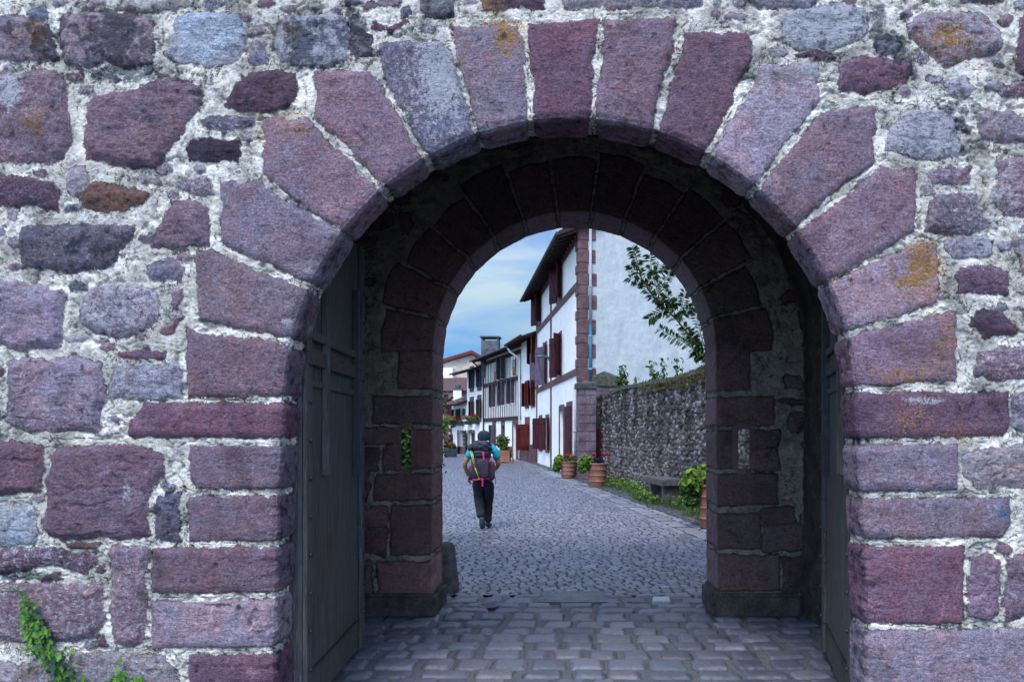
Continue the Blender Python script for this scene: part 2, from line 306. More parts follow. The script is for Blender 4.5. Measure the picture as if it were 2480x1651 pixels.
# rubble: (colour, relief in m, lichen, bloom, soot, polygon)
RUB = [
('l',.016,.12,.10,.25,P(Z1,0,110,150,110,310,170,350,250,365,390,200,400,0,410,-60,380,-60,150)),
('l',.022,.03,.12,.30,P(Z1,405,190,420,120,570,75,700,95,860,90,1010,150,1035,250,1025,420,860,445,700,400,640,445,560,450,440,420,400,300)),
('w',.010,.02,.10,.05,P(Z1,1170,130,1300,80,1600,110,1650,230,1620,330,1570,420,1400,450,1200,410,1130,360,1160,250)),
('m',.010,.02,.15,.1,P(Z1,1670,340,1700,280,1770,300,1790,420,1680,430)),
('m',.016,.05,.20,.25,P(Z1,1870,190,1930,115,2140,110,2230,85,2320,120,2330,250,2320,390,2200,430,2000,430,1890,400,1850,300)),
('p',.022,.04,.10,.08,P(Z1,-60,530,100,500,230,465,400,490,440,560,440,700,470,830,465,980,420,1060,330,1100,220,1090,-60,1080)),
('p',.022,.03,.03,.02,P(Z1,560,930,600,830,590,700,650,650,780,620,860,620,960,580,1080,530,1180,540,1330,580,1340,680,1290,790,1230,880,1150,970,1100,1050,1030,1120,900,1115,750,1095,580,1050)),
('k',.016,.0,.02,.14,P(Z1,1530,690,1590,590,1680,500,1850,475,1970,500,1985,600,1970,680,1850,730,1750,750,1600,740)),
('b',.010,.0,.12,.1,P(Z1,1350,820,1420,780,1560,790,1680,790,1690,830,1540,865,1370,860)),
('d',.008,.0,.0,.2,P(Z1,1270,990,1290,930,1500,940,1590,930,1610,1030,1590,1080,1380,1085,1280,1060)),
('k',.014,.02,.10,.05,P(Z1,-60,1180,150,1190,350,1230,400,1300,390,1400,200,1370,-60,1390)),
('n',.012,.0,.05,.1,P(Z1,520,1290,600,1250,640,1215,720,1230,870,1260,990,1290,960,1360,820,1400,560,1400)),
('p',.010,.0,.15,.1,P(Z1,1180,1230,1240,1200,1400,1200,1420,1290,1340,1300,1220,1260)),
('p',.016,.0,.06,.05,P(Z1,1100,1440,1170,1340,1310,1350,1390,1400,1390,1640,1200,1670,1020,1640)),
('c',.010,.05,.1,.1,P(Z1,780,60,840,20,1290,-30,1280,40,1020,70)),
('g',.014,.0,.0,.2,P(Z1,180,80,290,50,320,110,290,170,200,150)),
('c',.012,.0,.0,.0,P(Z1,440,1190,480,1130,560,1130,600,1200,580,1280,500,1310,450,1270)),
('b',.020,.02,.10,.20,P(ZB,150,30,400,20,560,10,800,20,910,30,880,110,790,170,740,270,640,290,500,320,330,300,150,270,140,150)),
('l',.024,.01,.02,.0,P(ZB,-60,380,90,400,270,430,400,450,435,500,415,620,420,760,370,830,150,850,50,830,-60,810)),
('p',.016,.0,.18,.0,P(ZB,540,590,560,490,620,440,780,410,950,430,1040,470,1060,600,1020,660,900,740,780,770,660,740,550,670)),
('m',.012,.0,.1,.15,P(ZB,1000,310,1060,260,1160,250,1230,310,1190,370,1010,380)),
('p',.004,.0,.0,.1,P(ZB,1140,470,1205,445,1205,510,1170,560)),
('r',.006,.0,.0,.05,P(ZB,1075,735,1175,675,1140,745)),
('k',.004,.0,.05,.1,P(ZB,800,885,950,858,1090,868,1080,905,830,905)),
('l',.026,.01,.02,.08,P(ZB,60,930,150,900,330,930,500,880,660,960,670,1030,700,1080,720,1190,680,1250,660,1400,500,1370,200,1410,40,1330,70,1200,50,1070)),
('m',.010,.0,.16,.03,P(ZB,760,970,1000,950,1190,940,1200,1050,1200,1170,960,1180,740,1170)),
('k',.020,.0,.08,.0,P(ZB,-60,1470,200,1480,270,1490,290,1600,265,1790,120,1805,20,1810,-60,1800)),
('p',.022,.0,.04,.0,P(ZC,345,40,380,-20,700,-30,1000,-10,1080,40,1090,160,1050,230,1000,300,990,400,1000,560,880,590,650,580,440,600,320,570,300,520,330,380,320,200,345,100)),
('w',.012,.0,.1,.0,P(ZC,-60,370,120,370,240,380,245,520,220,610,100,640,-60,620)),
('b',.014,.0,.04,.22,P(ZC,1070,310,1200,290,1190,400,1200,500,1210,605,1080,590,1050,540)),
('k',.020,.0,.14,.0,P(ZC,-60,670,200,650,440,660,480,690,620,700,640,760,560,820,480,790,360,760,180,790,-60,820)),
('p',.022,.0,.13,.06,P(ZC,740,680,800,640,980,650,990,720,960,850,990,1000,980,1170,940,1280,860,1310,770,1270,750,1130,770,940,750,800)),
('p',.022,.0,.13,.05,P(ZC,-60,900,200,890,440,900,690,910,700,1100,670,1180,630,1250,480,1290,250,1290,-60,1260)),
('k',.006,.0,.0,.0,P(ZC,655,1300,690,1245,712,1312)),
('c',.016,.0,.14,.08,P(ZC,480,1370,800,1360,1080,1370,1160,1450,1190,1555,1190,1750,500,1750,450,1500)),
('c',.012,.0,.05,.0,P(ZC,-60,1380,60,1420,130,1500,80,1600,-60,1650)),
('c',.012,.0,.06,.05,P(ZC,150,1450,300,1400,420,1450,430,1700,140,1700)),
('n',.006,.0,.0,.0,P(ZC,460,640,520,615,660,630,640,655,560,660)),
('p',.008,.0,.1,.1,P(ZC,290,875,330,830,400,828,425,862)),
('g',.014,.0,.05,.25,P(ZD,130,150,200,190,270,250,280,350,200,400,130,330)),
('r',.008,.02,.05,.1,P(ZD,380,190,500,120,510,150,420,200)),
('g',.016,.0,.08,.25,P(ZD,610,-40,830,-40,800,90,700,100,600,60)),
('k',.018,.10,.03,.1,P(ZD,1010,-60,1440,-60,1430,40,1300,50,1030,60)),
('c',.012,.03,.1,.05,P(ZD,1560,-60,2170,-60,2170,30,1900,45,1580,50)),
('m',.012,.02,.1,.1,P(ZD,2190,-60,2500,-60,2480,30,2220,40)),
('m',.012,.0,.22,.12,P(ZE,710,130,850,60,1150,30,1290,60,1310,200,1240,260,1120,310,1000,340,850,330,750,260)),
('k',.016,.0,.08,.05,P(ZE,1130,440,1200,400,1400,400,1600,420,1610,480,1560,560,1430,600,1280,620,1120,590)),
('l',.022,.14,.12,.12,P(ZE,1580,170,1650,110,1850,90,2080,100,2180,200,2210,300,2150,370,1950,400,1800,440,1700,350,1620,270)),
('k',.014,.08,.08,.1,P(ZE,2330,140,2420,90,2420,500,2340,480,2310,300)),
('m',.010,.0,.2,.1,P(ZE,1820,560,1960,520,2020,600,1960,650,1850,620)),
('m',.012,.0,.2,.0,P(ZE,1450,880,1540,760,1620,740,1850,740,1890,840,1930,980,1900,1050,1700,1060,1430,1010)),
('p',.010,.02,.12,.05,P(ZE,1740,1150,1850,1120,1990,1130,1990,1220,1740,1230)),
('p',.020,.0,.12,.05,P(ZE,1720,1400,1760,1330,1860,1300,2030,1290,2060,1400,2120,1510,1980,1560,1710,1550)),
('l',.018,.0,.12,.12,P(ZE,2040,780,2150,760,2270,740,2356,800,2420,940,2200,960,2080,940)),
('p',.012,.0,.12,.1,P(ZE,2200,610,2360,560,2420,650,2230,650)),
('p',.020,.02,.12,.05,P(ZE,2190,1070,2420,1060,2420,1450,2250,1440,2150,1360,2180,1200)),
('g',.014,.0,.1,.15,P(ZE,1340,300,1420,240,1520,300,1500,360,1380,370)),
('k',.006,.0,.05,.15,P(ZE,840,370,960,335,1090,380,1000,400)),
('m',.018,.0,.1,.1,P(ZE,460,-40,1000,-40,900,45,600,40)),
('p',.016,.0,.1,.0,P(ZE,1900,-60,2250,-60,2200,10,1950,20)),
('m',.010,.0,.16,.1,P(ZF,1830,170,1840,110,2100,80,2140,160,2130,210,1900,230)),
('k',.014,.0,.05,.0,P(ZF,1910,370,1930,310,2110,290,2240,330,2250,460,1930,460)),
('k',.014,.0,.05,.05,P(ZF,2010,690,2050,590,2200,590,2250,650,2300,740,2100,760)),
('p',.018,.0,.13,.0,P(ZF,2020,950,2060,870,2200,840,2420,830,2420,1030,2200,1040,2040,1020)),
('c',.014,.0,.1,.1,P(ZF,2300,110,2420,80,2420,330,2330,320)),
('m',.012,.0,.15,.1,P(ZF,2290,1160,2420,1150,2420,1400,2300,1380)),
('c',.016,.0,.08,.08,P(ZG,1980,30,2080,-10,2420,-40,2420,230,2200,240,2040,260,1960,170,1960,50)),
('p',.018,.0,.08,.06,P(ZG,2000,720,2120,690,2190,740,2190,900,2190,1080,2120,1140,2000,1100,1990,850)),
('p',.018,.0,.1,.06,P(ZG,2250,730,2420,680,2420,1080,2240,1140,2230,1000,2270,850)),
]
BLK = [  # dressed stones, D pixels
('v','p',.0,.0,P(DD,425,752,640,783,720,800,790,800,790,915,425,917)),
('v','p',.03,.0,P(DD,448,572,485,570,760,682,790,700,790,802,690,785,447,742)),
('v','l',.02,.0,P(DD,502,412,600,412,615,425,860,576,800,696,700,650,502,562)),
('v','p',.07,.0,P(DD,597,268,712,268,725,285,930,490,868,586,775,525,720,495,600,402)),
('v','p',.0,.03,P(DD,718,160,850,158,872,187,1022,430,934,490,868,417,722,277)),
('v','b',.02,.12,P(DD,868,95,1022,85,1037,112,1125,390,1018,428,972,352,885,192,868,160)),
('v','l',.12,.03,P(DD,1036,55,1197,50,1206,90,1227,365,1122,392,1092,302,1042,112)),
('v','k',.0,.0,P(DD,1210,48,1380,40,1363,270,1360,350,1230,352,1222,285)),
('v','p',.0,.0,P(DD,1386,40,1560,36,1562,62,1505,297,1492,360,1362,350,1366,275)),
('v','k',.02,.0,P(DD,1572,70,1733,68,1736,130,1638,337,1608,400,1492,362,1512,290,1570,100)),
('v','l',.0,.10,P(DD,1745,145,1885,140,1890,236,1744,420,1690,480,1612,405,1642,337,1742,160)),
('v','p',.0,.03,P(DD,1897,245,2018,240,2018,372,1846,515,1772,580,1690,482,1748,422,1882,258)),
('v','p',.0,.06,P(DD,2020,382,2110,382,2115,537,1908,647,1838,695,1770,582,1848,517,2002,397)),
('v','l',.12,.0,P(DD,2118,547,2160,560,2168,702,1972,757,1875,795,1838,697,1908,648,2092,560)),
('v','p',.10,.0,P(DD,2180,712,2205,715,2207,885,1975,892,1880,892,1872,797,1972,762)),
('j','k',.07,.03,P(DD,1880,899,2325,897,2328,985,2310,1005,2210,1008,1880,1013)),
('j','l',.03,.03,P(DD,1880,1021,2205,1015,2207,1131,1880,1136)),
('j','l',.03,.02,P(DD,1880,1143,2210,1139,2325,1141,2330,1200,2310,1238,1880,1245)),
('j','r',.0,.02,P(DD,1880,1253,2220,1252,2222,1438,1880,1440)),
('j','l',.0,.05,P(DD,1880,1449,2400,1440,2400,1620,1880,1620)),
('j','k',.02,.0,P(DD,332,921,790,923,790,1011,300,1008,283,998,295,970)),
('j','p',.0,.0,P(DD,430,1022,790,1020,790,1127,480,1128,450,1122,430,1095)),
('j','p',.0,.02,P(DD,430,1138,790,1135,790,1247,432,1248)),
('j','p',.0,.0,P(DD,345,1255,790,1253,790,1366,343,1367)),
('j','l',.0,.0,P(DD,343,1378,790,1374,790,1490,343,1494)),
('j','k',.0,.0,P(DD,430,1502,790,1498,790,1625,430,1625)),
('j','p',.0,.0,P(DD,330,1634,790,1632,790,1760,330,1760)),
('j','p',.0,.0,P(DD,1880,1630,2250,1628,2250,1760,1880,1760)),
]
LICH = [(85,75,45,50,.16),(80,295,40,40,.18),(700,85,45,35,.14),(300,25,25,12,.14),(1230,105,45,45,.17),(1215,60,90,12,.12),(1095,150,40,60,.06),
 (700,300,70,60,.12),(640,330,40,60,.05),(2290,100,80,40,.16),(2235,640,55,75,.20),(2190,700,50,60,.08),(2290,830,50,70,.12),(2200,910,80,30,.15),
 (2200,1010,60,50,.12),(2300,1060,60,30,.08),(2350,1050,60,60,.07),(1180,15,60,20,.16),(440,280,50,60,.04),(500,700,40,40,.07),(2150,1200,50,40,.06),(720,30,25,12,.1)]
SOOT = [(285,95,60,70,.38),(735,110,50,60,.36),(55,70,70,25,.15),(120,105,35,50,.25),(250,600,90,40,.12),(330,180,130,22,.30),(480,230,50,30,.25),(2130,60,45,70,.30),
 (2200,150,45,60,.32),(2290,260,60,30,.2),(2330,330,30,110,.2),(410,1200,30,60,.15),(60,1395,90,14,.5),(260,20,120,20,.15),(2380,960,50,60,.22),(1210,250,40,30,.14),
 (1500,160,60,80,.05),(2000,350,60,80,.08),(355,1165,25,60,.1),(905,400,60,90,.03),(180,940,60,60,.05),(1000,60,160,40,.12),(850,60,40,60,.2)]
BLOOM = [(1070,170,60,120,.12),(1270,300,12,120,.1),(1440,220,12,120,.12),(1980,170,60,40,.12),(1860,220,60,60,.05),(2000,520,160,60,.0),(30,220,30,50,.15),(760,660,40,50,.15),(310,1190,14,40,.16),
 (730,420,20,60,.14),(2000,1110,80,10,.12),(2230,970,60,12,.2),(2080,1230,90,12,.08),(2350,60,90,60,.05),(2400,560,60,200,.06),(700,780,25,20,.22)]
CARVE = [(500,1468,556,1468),(528,1470,528,1516),(580,1514,580,1472),(580,1472,606,1514),(606,1514,622,1476),(525,1368,525,1426)]
def blobs(L, x, y, cur):
    for (cx, cy, rx, ry, a) in L:
        cur = cur + a*np.exp(-(((x-cx)/rx)**2+((y-cy)/ry)**2))
    return cur
def outer_rubble(x0, x1, y0, y1, seed, bx=(-30, 2512), by=(-25, 1700), sz=(150, 95)):
    rng = random.Random(seed); out = []; y = y0
    while y < y1:
        h = sz[1]*rng.uniform(.7, 1.4); x = x0+rng.uniform(-60, 0)
        while x < x1:
            w = sz[0]*rng.uniform(.5, 1.5); cx, cy = x+w/2, y+h/2
            if not (bx[0]-w/2 < cx < bx[1]+w/2 and by[0]-h/2 < cy < by[1]+h/2):
                a, b = w/2-rng.uniform(6, 16), h/2-rng.uniform(6, 16)
                pts = [(cx+a*math.copysign(abs(math.cos(q))**.5, math.cos(q))*rng.uniform(.88,1), cy+b*math.copysign(abs(math.sin(q))**.5, math.sin(q))*rng.uniform(.85,1)) for q in [k*math.pi/5 for k in range(10)]]
                out.append((rng.choice('pplkbmrc'), .018, .02, .08, .08, pts))
            x += w
        y += h
    return out
def arch_frame(cx, cy, R, ybot, flare, st, st2, yvis):
    """arris points and outward directions in picture-plane pixels, from left foot over the crown to the right foot"""
    ys = list(np.arange(cy, yvis, st)) + list(np.arange(yvis, ybot+st2, st2))
    ys = np.array(ys[1:]); fl = flare*np.clip((ys-cy)/(1500-cy), 0, 1)
    A = np.arange(0, math.pi+1e-6, math.pi/round(math.pi*R/st))
    px = np.concatenate([(cx-R-fl)[::-1], cx-R*np.cos(A), cx+R+fl])
    py = np.concatenate([ys[::-1], cy-R*np.sin(A), ys])
    dx = np.concatenate([-np.ones(len(ys)), -np.cos(A), np.ones(len(ys))])
    dy = np.concatenate([np.zeros(len(ys)), -np.sin(A), np.zeros(len(ys))])
    return px, py, dx, dy
def stone_sheet(fr, wpos, wneg, sc, depth, rub, blk, shrink, cell, rough, back=None, amp=1., seed=0, plain_pal=None, pal=PAL, extra=True, jagged=1.):
    ax, ay, dx, dy = fr; w = np.concatenate([-np.array(wneg[::-1], float), np.array(wpos, float)])
    nv, nw = len(ax), len(w); wp = np.maximum(w, 0); wm = np.minimum(w, 0)
    px = ax[:,None]+dx[:,None]*wp[None]; py = ay[:,None]+dy[:,None]*wp[None]
    arc = np.concatenate([[0], np.cumsum(np.hypot(np.diff(ax), np.diff(ay)))])
    # noise coordinates: unrolled around the arris
    qx = px + (-dx[:,None])*(-wm[None])*1.0; qy = py + (-dy[:,None])*(-wm[None])*1.0
    qx2 = qx+ (wm[None]*13.7); 
    u = qx/cell; v_ = qy/cell
    wx = fbm(u*1.1+seed, v_*1.1, 11, 4)*9*rough; wy = fbm(u*1.1, v_*1.1+seed, 12, 4)*9*rough
    wra = (px+wx).ravel(); wrb = (py+wy).ravel(); wba = (px+wx*.5).ravel(); wbb = (py+wy*.5).ravel(); N = wra.size
    best = np.full(N, -1e3); bid = np.full(N, -1); sec = np.full(N, -1e3)
    tint = np.zeros((N,3)); rel = np.zeros(N); li = np.zeros(N); bl = np.zeros(N); so = np.zeros(N); isb = np.zeros(N, bool)
    joint_n = 6*np.clip(fbm(px/38+3, py/38, 97, 3)*2+.25, 0, 1)
    blks = [(b[1], None, b[2], b[3], 0, b[4]) for b in blk]
    rng = random.Random(3+seed)
    for i, (c, rl, lv, bv, sv, poly) in enumerate(blks+rub):
        xs = [p[0] for p in poly]; ys = [p[1] for p in poly]; m = 70; wrx, wry = (wba, wbb) if i < len(blk) else (wra, wrb)
        idx = np.nonzero((wrx > min(xs)-m) & (wrx < max(xs)+m) & (wry > min(ys)-m) & (wry < max(ys)+m))[0]
        if not len(idx): continue
        d = polysd(wrx[idx], wry[idx], poly) - (shrink+(joint_n.ravel()[idx] if (extra and blk[i][0] == 'v') else 0) if i < len(blk) else -3.5)
        b = best[idx]; win = d > b; sec[idx] = np.where(win, b, np.maximum(sec[idx], d)); J = idx[win]
        best[J] = d[win]; bid[J] = i
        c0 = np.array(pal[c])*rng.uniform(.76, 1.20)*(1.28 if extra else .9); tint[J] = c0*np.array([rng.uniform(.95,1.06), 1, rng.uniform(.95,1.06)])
        li[J] = lv*.55; bl[J] = bv; so[J] = sv*.45
        if i < len(blk):
            rel[J] = rng.uniform(.010, .017); isb[J] = True
        else:
            isb[J] = False; cx, cy = sum(xs)/len(xs), sum(ys)/len(ys); tx, ty = rng.uniform(-1,1), rng.uniform(-1,1)
            rel[J] = rl + ((wrx[J]-cx)*tx+(wry[J]-cy)*ty)*.00006
    sh = px.shape
    best, sec, rel, li, bl, so, isb, bid = [a.reshape(sh) for a in (best, sec, rel, li, bl, so, isb, bid)]
    tint = tint.reshape(sh+(3,))
    if not extra: rel = rel*.35
    inside = sst(-3, 5, best); edge = sst(0, 22, best)
    n1 = fbm(u*.55, v_*.55, 21, 5); n2 = fbm(u*2.6+7, v_*2.6, 22, 4); n3 = fbm(u*6, v_*6, 23, 3, .6)
    ridge = 1-np.abs(fbm(u*.8+3, v_*1.3, 24, 4))*2.2
    facet = np.round(fbm(u*.5+bid*3.1, v_*.9, 31, 2)*4)/4
    # tooled faces inside a smooth margin, natural faces for the rubble
    tool = sst(10, 26, best)
    h_b = rel*edge**.6 + (.0016*n1 + tool*(.0042*n3+.0030*n2-.0012))*amp
    h_r = rel*edge**.8 + (.010*n1+.004*n2+.0022*n3+.006*facet*edge - .006*sst(.55,.95,ridge)*edge)*amp
    h_m = (.3+.7*sst(-.15, .25, fbm(u*.35+2, v_*.35, 66, 2)))*(-.004+.012*n1+.0065*n2+.0036*n3-.016*sst(.62,1.0,ridge))*amp - .007*sst(9, 1, np.abs(best))*sst(-.1,.25,fbm(u*.9+5, v_*.9, 61, 3))
    gap = np.where((best < 4) & (best > -28) & (sec > -28), sst(1.6, .2, np.abs(best-sec)), 0)
    h_m = h_m - gap*.016*sst(-.25, .15, fbm(u*.7, v_*.7, 41, 2))
    h = np.where(isb, h_b, h_r)*inside + h_m*(1-inside)
    if extra:
        for (x0, y0, x1, y1) in CARVE:
            ex, ey = x1-x0, y1-y0; tt = np.clip(((px-x0)*ex+(py-y0)*ey)/(ex*ex+ey*ey), 0, 1)
            h = h - .013*sst(9, 2.5, np.hypot(px-x0-tt*ex, py-y0-tt*ey))
    # worn arris and ragged jambs
    aw = np.abs(w)[None]
    h = h - .012*sst(14, 0, aw)*np.ones(sh) 
    jag = sst(cyj := ay[:,None]*0+1050, 1350, ay[:,None])*jagged
    jm = 1. if jagged > 0 else .10
    h = h + sst(120, 0, aw)*(.5+jag)*.016*jm*fbm(u*.45+9, v_*.9, 51, 4)*inside - sst(60,0,aw)*jag*.016*jm*np.abs(fbm(u*.6, v_*2.2, 52, 3))
    t = sst(-6, 6, w)[None]*np.ones(sh)
    nx = (1-t)*(-dx[:,None]); nz = (1-t)*(dy[:,None]); ny = -t
    L = np.sqrt(nx**2+ny**2+nz**2)
    X = (px-CX)/sc + nx/L*h; Z = EH+(CY-py)/sc + nz/L*h; Y = depth - wm[None]/sc*KF + ny/L*h
    ok = (w > 0)[None]*np.ones(sh)
    li = li + blobs(LICH, px, py, 0)*ok if extra else li
    if extra:
        bp_ = (sst(1.15, .6, np.maximum(np.abs(px-2425)/42, np.abs(py-1238)/34))*sst(-.35,.15,fbm(px/14,py/14,88,3))*ok)[...,None]
        tint = tint*(1-.75*bp_)+np.array([.10,.22,.38])*.75*bp_
        so = so + blobs(SOOT, px, py, 0)*ok; bl = blobs(BLOOM, px, py, bl)
    so = so + .14*sst(0, -14, w)[None]*np.ones(sh)*(1 if extra else 0)  # front reveal darkened all over, on top of the spots
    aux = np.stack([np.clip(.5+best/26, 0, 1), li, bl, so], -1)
    V = np.stack([X, Y, Z], -1).reshape(-1, 3)
    ii = np.arange(nv*nw).reshape(nv, nw)
    Q = np.stack([ii[:-1,:-1], ii[1:,:-1], ii[1:,1:], ii[:-1,1:]], -1)
    Qc = (px[:-1,:-1]+px[1:,1:])/2, (py[:-1,:-1]+py[1:,1:])/2
    fb = np.where(isb & (best > -4), bid, -1)[:-1,:-1]
    wq = np.minimum(w[:-1], w[1:])[None]*np.ones(fb.shape)
    T = np.concatenate([tint.reshape(-1,3), np.ones((N,1))], 1)
    T[:,3] = _h(bid.ravel(), bid.ravel()*0+5, 77)*np.where(isb.ravel(), .35, 1)
    return V, Q, Qc, fb, T, aux.reshape(-1,4), wq
def emit(name, V, Q, T, A, mat, parent):
    Q = Q.reshape(-1, 4); used = np.unique(Q); mp = np.full(len(V), -1); mp[used] = np.arange(len(used))
    me = npmesh(name, V[used], mp[Q], colors={'tint': T[used], 'aux': A[used]})
    return link(name, me, mat, parent, True)
gate = tag(empty('stone_gatehouse', (0, D0, 0)), 'purple sandstone town gate with round arch, rubble walling and dark passage', 'gatehouse')
# --- small filler stones packed in the mortar
frng = random.Random(21); FILL = []; allp = [q[-1] for q in RUB]+[q[-1] for q in BLK]
for k in range(2600):
    x, y = frng.uniform(-20, 2500), frng.uniform(-10, 1660); rx, ry = frng.uniform(9, 26), frng.uniform(6, 15)
    if math.hypot(x-1382, y-983) < 720 or (y > 983 and 640 < x < 2120): continue
    a = np.array([x]); b_ = np.array([y]); near = min(-max(polysd(a, b_, p)[0] for p in allp), 99)
    if near < max(rx*.72, ry)+5 or any(math.hypot((x-u)*.7, y-w_) < 22+rx*.5 for u, w_ in FILL): continue
    FILL.append((x, y)); n_ = frng.randint(5, 7); t0_ = frng.random()
    pts_ = [(x+rx*math.cos(6.283*(j+t0_)/n_)*frng.uniform(.75, 1.1), y+ry*math.sin(6.283*(j+t0_)/n_)*frng.uniform(.75, 1.1)) for j in range(n_)]
    RUB.append((frng.choice('ccmmgplrk'), frng.uniform(.002, .009), .0, frng.uniform(.05, .17), frng.uniform(0, .15), pts_))
# --- front wall
fr = arch_frame(1382, 983, 698, 1815, 22, 2.45, 14, 1665)
wpos = list(np.arange(0, 1010, 2.9))+list(np.arange(1012, 2300, 24)); wneg = list(np.arange(5, 122, 5))
V, Q, Qc, fb, T, A, wq = stone_sheet(fr, wpos, wneg, F/D0, D0, RUB+outer_rubble(-900, 3400, -900, 1900, 5), BLK, 3.5, 46, .85)
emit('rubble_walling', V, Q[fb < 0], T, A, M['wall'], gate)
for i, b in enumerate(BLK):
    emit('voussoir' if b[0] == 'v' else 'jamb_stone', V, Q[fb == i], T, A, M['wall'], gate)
DR = D0+118/(F/D0)*KF  # rear of the front reveal
# --- rear wall with its arch, piers and two slots
z6 = (700, 560, 1.438); z7 = (1680, 560, 1.438)
back_blk = []
RB, CBX, CBY = 344, 1391, 855
rng = random.Random(4)
for k in range(13):
    a0 = math.pi*k/13+.004; a1 = math.pi*(k+1)/13-.004; ro = 344+rng.uniform(118, 150)
    back_blk.append(('v', rng.choice('ppk'), 0, 0, [(CBX-r*math.cos(a), CBY-r*math.sin(a)) for r, a in ((290,a0),(ro,a0),(ro+6,(a0+a1)/2),(ro,a1),(290,a1))]))
for q in ([378,415,560,410,560,555,378,550],[288,570,560,570,560,678,288,675],[437,685,560,685,560,830,437,830],[295,842,560,838,560,940,290,940],
          [350,950,560,948,560,1130,350,1130],[296,1145,560,1142,560,1280,310,1280]): back_blk.append(('j','k',0,.0,P(z6,*q)))
for q in ([20,405,205,400,200,555,20,560],[20,572,285,570,285,680,20,682],[20,690,148,690,148,830,20,830],[20,840,298,838,298,955,20,960],
          [20,980,238,975,240,1110,20,1112],[20,1122,305,1122,300,1255,20,1260]): back_blk.append(('j','k',0,.0,P(z7,*q)))
brub = [('k',.02,0,0,0,P(z6,*q)) for q in ([250,690,385,690,385,735,260,735],[330,755,385,745,385,830,335,830],[250,765,305,755,305,830,250,830],
  [232,962,340,962,340,1025,235,1025],[235,1045,340,1040,335,1130,240,1110],[240,880,280,885,260,940,240,935],[235,840,275,845,270,870,235,870],[200,1160,280,1150,290,1270,200,1280])]
brub += [('k',.02,0,0,0,P(z7,*q)) for q in ([205,695,295,695,295,745,205,745],[205,755,295,755,295,830,205,830],[245,970,345,968,345,1015,245,1015],[248,1030,380,1025,380,1105,248,1112],[310,1140,380,1130,375,1250,310,1250])]
rr = outer_rubble(600, 2200, 120, 1500, 9, bx=(9e3,9e4), sz=(90, 48))
def far_from(poly):
    cx = sum(p[0] for p in poly)/len(poly); cy = sum(p[1] for p in poly)/len(poly); a = np.array([cx]); b = np.array([cy])
    return all(polysd(a, b, q[-1])[0] < -38 for q in back_blk+brub) 
brub += [('k',.02,0,0,0,q[-1]) for q in rr if far_from(q[-1]) and (math.hypot(sum(p[0] for p in q[-1])/len(q[-1])-CBX, sum(p[1] for p in q[-1])/len(q[-1])-CBY) > 500)]
DPAL = dict(p=(.165,.12,.112), k=(.175,.118,.108))  # rear stone colours toned down to carry the shade inside
fr2 = arch_frame(CBX, CBY, RB, 1492, 4, 3.0, 6, 1500)
scb = F/D1; DB = D1+168/scb*KF
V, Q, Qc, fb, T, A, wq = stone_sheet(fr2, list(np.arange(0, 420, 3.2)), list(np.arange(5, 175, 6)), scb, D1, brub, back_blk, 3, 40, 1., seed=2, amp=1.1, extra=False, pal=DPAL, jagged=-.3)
T = T.copy(); T[(V[:,1] > D1+.03)] *= np.array([1.7,1.6,1.8,1])  # rear arch reveal tinted lighter, street light painted into the stone
A = A.copy()
def inrect(x, y, r): return (x > r[0]) & (x < r[1]) & (y > r[2]) & (y < r[3])
SL1 = (969, 999, 1033, 1138); SL2 = (1784, 1818, 1036, 1137)
keep = ~((inrect(*Qc, SL1) | inrect(*Qc, SL2)) & (wq > 0))
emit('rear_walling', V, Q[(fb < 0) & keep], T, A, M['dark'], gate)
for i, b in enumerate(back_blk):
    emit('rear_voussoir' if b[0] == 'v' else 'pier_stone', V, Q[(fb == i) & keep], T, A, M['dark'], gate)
OUT = []
for sl in (SL1, SL2):
    m = MB(); x0, x1 = (sl[0]-CX)/scb, (sl[1]-CX)/scb; z0, z1 = EH+(CY-sl[3])/scb, EH+(CY-sl[2])/scb
    y0, y1 = D1-.004, DB; q = y1/y0; g = .012
    X0, X1 = (x0*q-.03, x1*1.0) if x0 < 0 else (x0*1.0, x1*q+.03); Z0, Z1 = EH+(z0-EH)*q-.02, z1+.01
    def wallp(a, b, c, d, n): m.hexa([Vector(p) for p in (a, b, c, d)]+[Vector(p)+Vector(n) for p in (a, b, c, d)])
    wallp((x0+g,y0,z0),(x0+g,y0,z1),(X0,y1,Z1),(X0,y1,Z0),(-.05,0,0)); wallp((x1-g,y0,z0),(x1-g,y0,z1),(X1,y1,Z1),(X1,y1,Z0),(.05,0,0))
    wallp((x0,y0,z0+g),(x1,y0,z0+g),(X1,y1,Z0),(X0,y1,Z0),(0,0,-.05)); wallp((x0,y0,z1-g),(x1,y0,z1-g),(X1,y1,Z1),(X0,y1,Z1),(0,0,.05))
    OUT.append(((X0-CX*0)*scb+CX, X1*scb+CX, CY-(Z1-EH)*scb, CY-(Z0-EH)*scb))
    m.build('slot_lining', M['pinkst'], gate)
# outer (street side) face of the rear wall, plain

